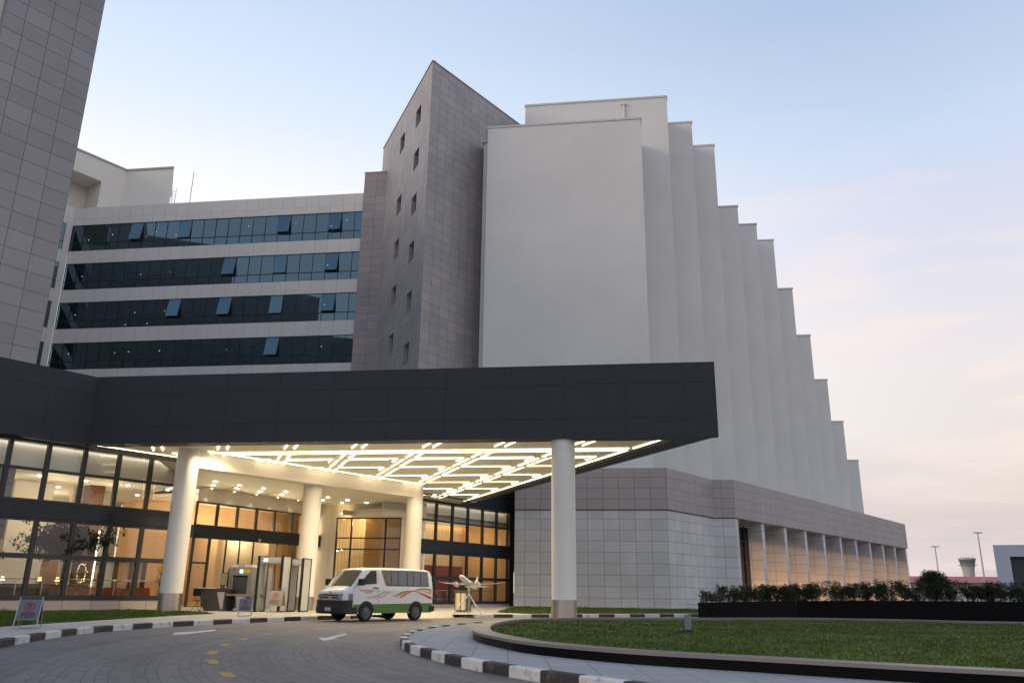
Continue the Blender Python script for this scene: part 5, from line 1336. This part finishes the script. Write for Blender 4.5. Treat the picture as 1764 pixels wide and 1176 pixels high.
mb = MB(); mb.hexa([Vector(v) for v in ((-.90, -.02, .12), (-1.38, -.02, .1), (-1.38, .02, .1), (-.90, .02, .12), (-1.36, -.01, .74), (-1.56, -.01, .74), (-1.56, .01, .74), (-1.36, .01, .74))]); S3('tail_fin', xf(mb), 'plane_white')
mb = MB(); mb.box(1.22, 1.30, -.10, .10, .05, .09); S3('cockpit_window', xf(mb), 'black')
hub = Vector((.03, 0, hc - .50))
for px in (779, 808, 831):
    f = at(px, 1053.5 if px != 808 else 1050, 38.2 if px != 808 else 39.6); lp_ = f - q; lp_.z = 0; mb = MB(); mb.tube([hub, lp_], [.035, .025], 8); S3('stand_leg', mb, 'steel_bright')
mb = MB(); mb.tube([hub, Vector((0, 0, hc - .10))], .035, 10); S3('stand_post', mb, 'steel_bright')
# litter bin behind it
q = at(797, 1050, 43.5); q.z = ZF
t = thing('litter_bin', 'square dark litter bin with two tan panels against the right lobby wing', 'bin', (q.x, q.y, ZF), rad(-20))
mb = MB(); mb.box(-.33, .33, -.3, .3, .03, 1.0); mb.box(-.36, .36, -.33, .33, 1.002, 1.06); mb.box(-.3, .3, -.25, .25, 1.1, 1.5) if False else None; mb.build('body', M['machine_dark'], t)
mb = MB(); mb.box(-.27, -.03, -.306, -.301, .12, .92); mb.box(.03, .27, -.306, -.301, .12, .92); mb.build('panel', M['wood_slats'], t)
q2 = q + Vector((-.1, .25, 0)); mb = MB(); mb.lathe((q2.x, q2.y, ZF + 1.062), [(.14, 0), (.18, .22), (.18, .30)], 14); o = mb.build('plant_pot', M['black'], org=(q2.x, q2.y, ZF + 1.062)); tag(o, 'black pot standing on the square litter bin', 'pot')

# ---- short post in the lawn
q = gz(1186, 1088, .235); hh = hz(1186, 1058, q) - .235
t = thing('garden_light', 'short grey cylinder garden light standing on a dark base in the island lawn', 'garden light', (q.x, q.y, .235))
M['grey_metal'] = plain('grey_metal', (.22, .22, .23), .5, .3); mb = MB(); mb.lathe((q.x, q.y, .235), [(.085, .05), (.085, hh - .01), (.075, hh)], 20); mb.build('post', M['grey_metal'], t, smooth=40); mb = MB(); mb.lathe((q.x, q.y, .235), [(.16, 0), (.15, .06), (.09, .065)], 16); mb.box(q.x - .3, q.x - .12, q.y - .1, q.y + .12, .22, .27); mb.build('base', M['black'], t, smooth=40)

# ---- black wall behind the lawn
bwp = [Vector((7.75, 33.6, 0)), Vector((12.3, 36.6, 0)), Vector((17.5, 37.2, 0)), Vector((34, 38, 0))]
ztop_w = [.83, .93, .99, 1.05]
mb = MB()
for i in range(3):
    a, b2 = bwp[i], bwp[i + 1]; n = Vector((-(b2 - a).y, (b2 - a).x, 0)).normalized() * .45
    mb.hexa([a, b2, b2 + n, a + n, up(a, ztop_w[i]), up(b2, ztop_w[i + 1]), up(b2 + n, ztop_w[i + 1]), up(a + n, ztop_w[i])])
o = mb.build('garden_wall', [M['granite_black'], M['panel_joint']], org=tuple(bwp[0])); tag(o, 'long low polished black granite wall behind the island lawn', 'wall')
soil = MB(); sp2 = [b + Vector((0, .4, 0)) for b in bwp]; soil.face([up(sp2[0], .72), up(sp2[1], .8), up(sp2[2], .86), up(sp2[3], .9), up(sp2[3] + Vector((0, 2.2, 0)), .9), up(sp2[2] + Vector((-.3, 2.2, 0)), .86), up(sp2[1] + Vector((-1, 2, 0)), .8), up(sp2[0] + Vector((-1.2, 1.8, 0)), .72)]); struct(soil, 'soil', M['earth'])

# ================================================================== PLANTS
def leaf_mat(name, c1, c2, c3):
    m, nt, b = new_mat(name); T = NT(nt); oi = T.n('ShaderNodeTexCoord').outputs['Object']
    n1 = T.noise(oi, 1.7, 3); n2 = T.noise(oi, 11, 2, .5); c = T.mix(T.rng(n1, .38, .62), c1, c2); c = T.mix(T.rng(n2, .52, .7), c, c3); T.l(c, b.inputs['Base Color']); b.inputs['Roughness'].default_value = .6; b.inputs['Specular IOR Level'].default_value = .3; return m
M['leaf_dark'] = leaf_mat('leaf_dark', (.014, .024, .008), (.026, .042, .013), (.042, .058, .018)); M['leaf_indoor'] = leaf_mat('leaf_indoor', (.03, .06, .02), (.05, .09, .03), (.07, .10, .035))
M['bark'] = plain('bark', (.09, .07, .055), .9, 0, .2, 8)
def leaf(V, F, p, d, l, w, R):
    d = d.normalized(); s = d.cross(Vector((R.uniform(-1, 1), R.uniform(-1, 1), R.uniform(-1, 1))))
    if s.length < 1e-3: s = Vector((1, 0, 0))
    s.normalize(); i = len(V); m_ = p + d * l * .5; V += [p, m_ + s * w, p + d * l, m_ - s * w]; F.append((i, i + 1, i + 2, i + 3))
def shrub_tree(root, W, D, Hh, nstem, nclump, nleaf, seed, lsize=.06, zbias=.5, mat_='leaf_dark', stem_h=.35):
    """stems from the ground, clumps of leaves round their tips; root is at the base"""
    R = random.Random(seed); st = MB(); V = []; F = []
    tips = []
    for k in range(nstem):
        x, y = R.uniform(-.5, .5) * W * .9, R.uniform(-.4, .4) * D; q = Vector((x, y, 0)); top = Vector((x + R.uniform(-.2, .2), y + R.uniform(-.15, .15), Hh * R.uniform(.55, .85)))
        mid = q.lerp(top, .5) + Vector((R.uniform(-.06, .06), R.uniform(-.06, .06), 0)); st.tube([q, mid, top], [.014, .011, .006], 5); tips += [top, mid]
        for j in range(2): 
            t2 = mid + Vector((R.uniform(-.3, .3), R.uniform(-.25, .25), R.uniform(.05, .3))); st.tube([mid, t2], [.008, .004], 4); tips.append(t2)
    for c in range(nclump):
        if R.random() < .55: cc = R.choice(tips) + Vector((R.gauss(0, .07), R.gauss(0, .07), R.gauss(0, .05)))
        else: cc = Vector((R.uniform(-.5, .5) * W, R.uniform(-.5, .5) * D, Hh * (stem_h + (1 - stem_h) * R.random() ** zbias)))
        cc.z = min(max(cc.z, .04), Hh * .97); rr = R.uniform(.06, .15)
        for k in range(nleaf):
            d = Vector((R.gauss(0, 1), R.gauss(0, 1), R.gauss(0, 1))); d = d.normalized() if d.length > .01 else Vector((0, 0, 1)); p = cc + d * rr * R.random() ** .5
            if p.z > Hh * R.uniform(.96, 1.08): continue
            leaf(V, F, p, d + Vector((0, 0, .25)), lsize * R.uniform(.6, 1.3), lsize * R.uniform(.22, .4), R)
    fo = MB(); fo.add(V, F)
    def put(nm, mb, mt): o = mb.build(nm, M[mt], None); o.parent = root; return o
    put('stem', st, 'bark'); put('foliage', fo, mat_)
hp = [(1222, 1012, 1.0, .55), (1258, 1007, 1.3, .9), (1296, 1010, .9, .6), (1336, 1004.5, 1.4, 1.2), (1383, 1005, 1.4, 1.2), (1424, 1003, 1.2, .75), (1462, 1003, 1.2, .95), (1500, 1003, 1.2, 1.0), (1537, 1003, 1.2, .75), (1570, 1002, 1.0, .8), (1652, 1002, 1.3, .9), (1690, 1001.5, 1.3, .9), (1728, 1001, 1.3, .8), (1765, 1001, 1.3, .9), (1805, 1001, 1.3, .9)]
hl = ['sparse thin shrub at the left end of the black wall', 'upright leafy shrub near the left end of the black wall, against the pale tiles', 'small gappy shrub in front of the dark first arcade window', 'dense dark shrub in front of the first lit arcade pillar', 'dense wide shrub in front of the second arcade bay',
      'loose shrub with warm light showing through, before the third bay', 'clipped shrub on the black wall before the fourth arcade bay', 'clipped shrub on the black wall before the sixth arcade bay', 'thin see-through shrub before the last arcade bays', 'shrub just left of the tall round bush, below the end of the arcade',
      'shrub just right of the tall round bush, below the control tower', 'shrub on the black wall between control tower and tall lamp post', 'thin shrub below the left edge of the grey building', 'shrub below the dark opening of the grey building at the picture edge', 'shrub at the far right end of the black wall']
def wall_at(px):
    d = ray(px, 1030); best = None
    for i in range(3):
        a, b2 = bwp[i], bwp[i + 1]; e = b2 - a; den = d.x * e.y - d.y * e.x
        if abs(den) < 1e-9: continue
        k = (a.x * e.y - a.y * e.x) / den; p_ = Vector((d.x * k, d.y * k, 0)); f = (p_ - a).dot(e) / e.length_squared
        if -.02 <= f <= 1.02: return p_, ztop_w[i] + (ztop_w[i + 1] - ztop_w[i]) * f, i
    return bwp[-1].copy(), ztop_w[-1], 2
for i, (px, py, w_, dens) in enumerate(hp):
    p_, zw, _ = wall_at(px); rr = p_.normalized() * 1.0; p_ = p_ + rr; zs_ = zw - .12; H_ = max(.55, (hz(px, py, p_) - zs_) * (.86 + .22 * ((i * 37) % 11) / 10)); dens *= .45 + .75 * ((i * 29) % 13) / 12
    t = thing('hedge_shrub', hl[i], 'shrub', (p_.x, p_.y, zs_), 0, 'hedge shrubs behind the black wall')
    shrub_tree(t, w_ * 1.02, .7, H_, 7, int(150 * dens * w_) + 8, 30, 100 + i, .062, .8, stem_h=.02)
p_, zw, _ = wall_at(1611); p_ = p_ + p_.normalized() * 1.3; H_ = hz(1611, 983, p_) - zw + .1
t = thing('round_bush', 'tall rounded dark bush rising above the hedge under the left lamp post', 'bush', (p_.x, p_.y, zw - .1))
R = random.Random(5); st_ = MB(); V = []; F = []
for k in range(7): st_.tube([(0, 0, 0), (R.uniform(-.5, .5), R.uniform(-.3, .3), H_ * .6)], [.03, .01], 5)
for c in range(330):
    a = R.uniform(0, 6.28); f = R.random() ** .55; zz = R.random() ** .75; rr = (.80 * (1 - abs(zz - .35) ** 1.6 * .95)) * f; cc = Vector((math.cos(a) * rr, math.sin(a) * rr * .7, .08 + zz * (H_ - .2)))
    for k in range(24):
        d = Vector((R.gauss(0, 1), R.gauss(0, 1), R.gauss(0, 1) + .4)).normalized(); leaf(V, F, cc + d * R.uniform(0, .15), d, R.uniform(.05, .12), R.uniform(.012, .022), R)
o = st_.build('stem', M['bark']); o.parent = t; fo = MB(); fo.add(V, F); o = fo.build('foliage', M['leaf_dark']); o.parent = t

# indoor plants and furniture behind the glass
def palm(label, p, Hh, n, ll, seed, pot=True):
    t = thing('palm', label, 'palm', tuple(p)); R = random.Random(seed); V = []; F = []; mb = MB()
    mb.tube([(0, 0, .3), (.03, 0, Hh * .55)], .04, 6); o = mb.build('trunk', M['bark']); o.parent = t
    for k in range(n):
        a = R.uniform(0, 6.28); e = R.uniform(.0, 1.3); d = Vector((math.cos(a) * math.cos(e), math.sin(a) * math.cos(e), math.sin(e))); b0 = Vector((.03, 0, Hh * R.uniform(.35, .58))); L_ = ll * R.uniform(.7, 1.1)
        prev = b0; s = d.cross(Vector((0, 0, 1))).normalized() * .028
        for j in range(4):
            f = (j + 1) / 4; nx = b0 + d * L_ * f + Vector((0, 0, -.35 * L_ * f * f)); i = len(V); w0, w1 = 1 - j / 4.3, 1 - (j + 1) / 4.3
            V += [prev - s * w0, prev + s * w0, nx + s * w1, nx - s * w1]; F.append((i, i + 1, i + 2, i + 3)); prev = nx
    fo = MB(); fo.add(V, F); o = fo.build('fronds', M['leaf_indoor']); o.parent = t
    mb = MB(); mb.lathe((0, 0, 0), [(.18, 0), (.25, .38), (.22, .38)], 16); o = mb.build('pot', M['black'], smooth=40); o.parent = t
    return t
palm('spiky indoor palm behind the glass beside the first column', inwing(283, 1.3), 2.6, 46, 1.0, 1)
palm('low leafy indoor palm behind the second left lobby window', inwing(75, 1.4), 1.7, 40, .8, 2)
t = thing('reflected_tree', 'dark leafy tree added behind the left lobby windows, standing in for a reflection', 'tree', tuple(inwing(112, 1.15)))  # added inside the lobby in place of trees reflected in the glass
R = random.Random(9); V = []; F = []; mb = MB(); mb.tube([(0, 0, 0), (.05, 0, 1.6), (0, .1, 3.0)], [.07, .06, .03], 7)
for k in range(6): mb.tube([(0, .05, 2.2), (R.uniform(-1.2, 1.2), R.uniform(-.6, .6), R.uniform(2.6, 3.3))], [.03, .01], 5)
o = mb.build('trunk', M['bark']); o.parent = t
for c in range(430):
    cc = Vector((R.gauss(0, .80), R.gauss(0, .45), 2.95 + R.gauss(0, .36)))
    for k in range(22):
        d = Vector((R.gauss(0, 1), R.gauss(0, 1), R.gauss(0, 1))).normalized(); leaf(V, F, cc + d * R.uniform(0, .16), d, R.uniform(.08, .15), R.uniform(.025, .045), R)
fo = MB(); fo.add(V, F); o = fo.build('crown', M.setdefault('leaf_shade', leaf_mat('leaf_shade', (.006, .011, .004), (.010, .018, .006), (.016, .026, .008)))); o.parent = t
M['sofa_red'] = plain('sofa_red', (.26, .055, .025), .8, 0, .1, 3); M['wood_dark'] = plain('wood_dark', (.10, .045, .02), .4)
def armchair(label, p, az):
    t = thing('armchair', label, 'armchair', tuple(p), rad(az), 'lobby armchairs')
    def put(nm, mb): o = mb.build(nm, M['sofa_red']); o.parent = t
    mb = MB(); mb.box(-.36, .36, -.36, .36, .12, .46); put('seat', mb); mb = MB(); mb.box(-.42, .42, .362, .55, .12, .95); put('backrest', mb)
    for s in (-1, 1): mb = MB(); mb.box(min(s * .362, s * .5), max(s * .362, s * .5), -.36, .36, .12, .66); put('armrest', mb)
    return t
for k, (u, v, az, lb) in enumerate([(185, 2.4, 20, 'dark red lobby armchair under the lit wreath'), (160, 2.6, 70, 'dark red lobby armchair left of the curved chrome rails'), (215, 2.3, 110, 'dark red lobby armchair in the middle of the fourth lobby window'), (248, 2.9, 160, 'dark red lobby armchair next to the spiky palm')]):
    armchair(lb, inwing(u, v), W_AZ + az)
t = thing('lobby_counter', 'long dark lobby counter seen through the second and third left windows', 'counter', tuple(inwing(88, 4.2)), rad(W_AZ)); mb = MB(); mb.box(-2.2, 1.7, -.3, .3, 0, 1.0); o = mb.build('cabinet', M['wood_dark']); o.parent = t; mb = MB(); mb.box(-2.3, 1.8, -.36, .36, 1.002, 1.06); o = mb.build('top', M['granite_black']); o.parent = t
M['lamp_soft'] = emit('lamp_soft', (1, .62, .26), 5)
for k, u in enumerate((-1.9, -.3, .5, 1.5)):
    pt = inwing(88, 4.2, 1.222) + frl.a * u; t = thing('table_lamp', ['small glowing lamp on the left end of the lobby counter', 'small glowing lamp left of the middle of the lobby counter', 'small glowing lamp right of the middle of the lobby counter', 'small glowing lamp on the right end of the lobby counter'][k], 'lamp', tuple(pt), 0, 'lamps on the lobby counter')
    mb = MB(); mb.lathe((0, 0, 0), [(.05, 0), (.02, .03), (.02, .14)], 10); o = mb.build('lamp_base', M['chrome']); o.parent = t; mb = MB(); mb.lathe((0, 0, 0), [(.10, .14), (.05, .30)], 12); o = mb.build('lamp_shade', M['lamp_soft']); o.parent = t
t = thing('lit_wreath', 'ring of tiny glowing lights hanging in the third lobby window from the left', 'wreath', tuple(inwing(145, 3.2, 1.75)), rad(W_AZ))
mb = MB(); mb.tube([(math.cos(a) * .23, 0, math.sin(a) * .42) for a in [6.2832 * k / 28 for k in range(29)]], .03, 6); o = mb.build('ring', M['leaf_indoor']); o.parent = t; mb = MB(); R = random.Random(3)
for k in range(60): a = R.uniform(0, 6.28); mb.lathe((math.cos(a) * .23 + R.gauss(0, .03), -.05 + R.gauss(0, .02), math.sin(a) * .42 + R.gauss(0, .03)), [(.0, -.014), (.014, 0), (.0, .014)], 5, cap=False)
o = mb.build('fairy_light', emit('fairy', (1, .78, .40), 4)); o.parent = t
t = thing('lobby_column', 'mirror clad lobby column edged with lights behind the third left window', 'column', tuple(inwing(146, 4.4))); mb = MB(); mb.box(-.35, .35, -.35, .35, 0, 6.1, 0, FR((0, 0), W_AZ)); o = mb.build('shaft', M['wood_dark']); o.parent = t
mb = MB(); mb.box(.36, .40, -.40, -.36, .8, 3.6, 0, FR((0, 0), W_AZ)); o = mb.build('light_strip', emit('strip_soft', (1, .85, .7), 6)); o.parent = t
t = thing('glass_case', 'glass fronted cabinet with pale panes behind the fourth left lobby window', 'cabinet', tuple(inwing(216, 6.0)), rad(W_AZ)); mb = MB(); mb.box(-1.2, 1.2, -.2, .2, 0, .9); mb.box(-1.2, 1.2, -.2, .2, 2.3, 2.4); 
for x in (-1.2, -.4, .4, 1.14): mb.box(x, x + .06, -.2, .2, .902, 2.298)
o = mb.build('carcass', M['wood_dark']); o.parent = t; mb = MB(); mb.box(-1.1, -.45, .1, .12, .95, 2.25); o = mb.build('pane', M['plate']); o.parent = t; mb = MB(); mb.box(-.3, 1.1, .1, .12, .95, 2.25); o = mb.build('pane', M['wood_warm']); o.parent = t
# right wing: small table and chair silhouettes
for k, (u, lb) in enumerate([(4.6, 'pale wooden chair behind the glass left of the model aircraft stand'), (6.0, 'pale wooden chair behind the glass nearest the van')]):
    t = thing('cafe_chair', lb, 'chair', tuple(frr.P(LNR - u, 1.9, .13)), rad(RW_AZ + 30 + 60 * k), 'cafe chairs behind the right glazing')
    def put(nm, mb): o = mb.build(nm, M['wood_slats']); o.parent = t
    mb = MB(); mb.box(-.24, .24, -.24, .24, .46, .50); put('seat', mb); mb = MB(); mb.box(-.24, .24, .22, .26, .78, 1.0); put('backrest', mb)
    for sx in (-.22, .22):
        for sy, hh in ((-.22, .46), (.24, 1.0)): mb = MB(); mb.tube([(sx, sy, 0), (sx, sy, hh)], .02, 5); put('leg', mb)

# ================================================================== FAR BACKGROUND
M['far_concrete'] = plain('far_concrete', (.42, .40, .38), .8); M['far_grey'] = plain('far_grey', (.50, .52, .57), .7, 0, .05, .3); M['far_red'] = plain('far_red', (.40, .13, .12), .8); M['far_glass'] = plain('far_glass', (.12, .17, .18), .2)
ct = at(1671, 1000, 330.0); ct.z = 0; zt_ = lambda y, p: hz(1671, y, p)
s1 = 330 / 1407 * 1.1
t = thing('control_tower', 'distant pale airport control tower with a flared glazed cab', 'tower', (ct.x, ct.y, 0))
zc0, zc1, zc2, zc3 = zt_(973, ct), zt_(968, ct), zt_(963.5, ct), zt_(961, ct)
mb = MB(); mb.lathe(ct, [(7.0 * s1, 0), (6.6 * s1, zc0 * .55), (7.2 * s1, zc0 * .85), (8.8 * s1, zc0)], 16); mb.build('shaft', M['far_concrete'], t, smooth=30)
mb = MB(); mb.lathe(ct, [(12 * s1, zc0), (12 * s1, zc0 + .5 * s1), (9 * s1, zc0 + .6 * s1)], 16); mb.build('gallery', M['far_concrete'], t)
mb = MB(); mb.lathe(ct, [(9 * s1, zc0 + .6 * s1), (10.6 * s1, zc2)], 8); mb.build('cab_glass', M['far_glass'], t)
mb = MB(); mb.lathe(ct, [(11.2 * s1, zc2), (11.2 * s1, zc3), (3 * s1, zc3 + 1 * s1)], 8)
for k, dx in enumerate((-8, -4, 0, 3, 8)): mb.tube([(ct.x + dx * s1, ct.y, zc3), (ct.x + dx * s1, ct.y, zc3 + (3 + (k % 3) * 2) * s1)], .25 * s1, 5)
mb.build('cab_roof', M['far_concrete'], t)
def mast(label, px, ytop, dist):
    p_ = at(px, 1000, dist); p_.z = 0; Hh = hz(px, ytop, p_); t = thing('lamp_post', label, 'lamp post', (p_.x, p_.y, 0), 0, 'tall lamp posts beyond the hedge'); k = dist / 1407
    mb = MB(); mb.tube([(p_.x, p_.y, 0), (p_.x, p_.y, Hh)], [1.3 * k, .8 * k], 8); mb.build('pole', M['cap_grey'], t, smooth=60)
    mb = MB(); 
    for s in (-1, 1): mb.box(p_.x + s * 3.2 * k - 2.2 * k, p_.x + s * 3.2 * k + 2.2 * k, p_.y - .3, p_.y + .3, Hh - .5 * k, Hh + .9 * k)
    mb.box(p_.x - 3.5 * k, p_.x + 3.5 * k, p_.y - .1, p_.y + .1, Hh - .2 * k, Hh + .2 * k) ; mb.build('lamp_head', M['cap_grey'], t)
mast('shorter slender lamp post behind the tall round bush', 1618.5, 941, 170); mast('taller slender lamp post between control tower and grey building', 1696.5, 917, 150)
gb = at(1719.5, 1000, 95); gb.z = 0
t = thing('grey_building', 'pale grey boxy building with a large dark opening at the right picture edge', 'building', (gb.x, gb.y, 0)); frG = FR(gb, -25); hg = hz(1719, 938, gb); uo1 = frG.uv(vp(1740, 960, gb, -25))[0]; zo1 = hz(1740, 958, frG.P(uo1, 0, 0))
mb = MB(frG); mb.holes(0, 30, 0, hg, [(uo1, 28, -.01, zo1)], .8); sd = dirv(58) * 16; mb.face([frG.P(0, 0, 0), frG.P(0, 0, hg), frG.P(0, 0, hg) + sd, frG.P(0, 0, 0) + sd]); mb.face([frG.P(0, 0, hg), frG.P(30, 0, hg), frG.P(30, 0, hg) + sd, frG.P(0, 0, hg) + sd]); mb.build('wall', M['far_grey'], t)
mb = MB(frG); mb.quad(uo1, 28, .8, 0, zo1); mb.build('opening', plain('opening_dark', (.03, .035, .05), .5), t)
rb = at(1570, 1001, 240); rb.z = 0; frH = FR(rb, -14)
t = thing('long_shed', 'long low distant shed with a dull red roof line beyond the hedge', 'building', (rb.x, rb.y, 0)); h0 = hz(1660, 1003, rb); mb = MB(frH); mb.box(-6, 60, 0, 20, 0, h0); mb.build('wall', M['far_concrete'], t); mb = MB(frH); mb.hexa([frH.P(-7, -1, h0 + .02), frH.P(61, -1, h0 + .02), frH.P(61, 21, h0 + .02), frH.P(-7, 21, h0 + .02), frH.P(-7, 8, h0 + 1.7), frH.P(61, 8, h0 + 1.7), frH.P(61, 12, h0 + 1.7), frH.P(-7, 12, h0 + 1.7)]); mb.build('roof', M['far_red'], t)
t = thing('service_van', 'pale parked vehicle glimpsed between the hedge and the end of the arcade', 'vehicle', tuple(at(1585, 1008, 120).xy) + (0,)) if False else None
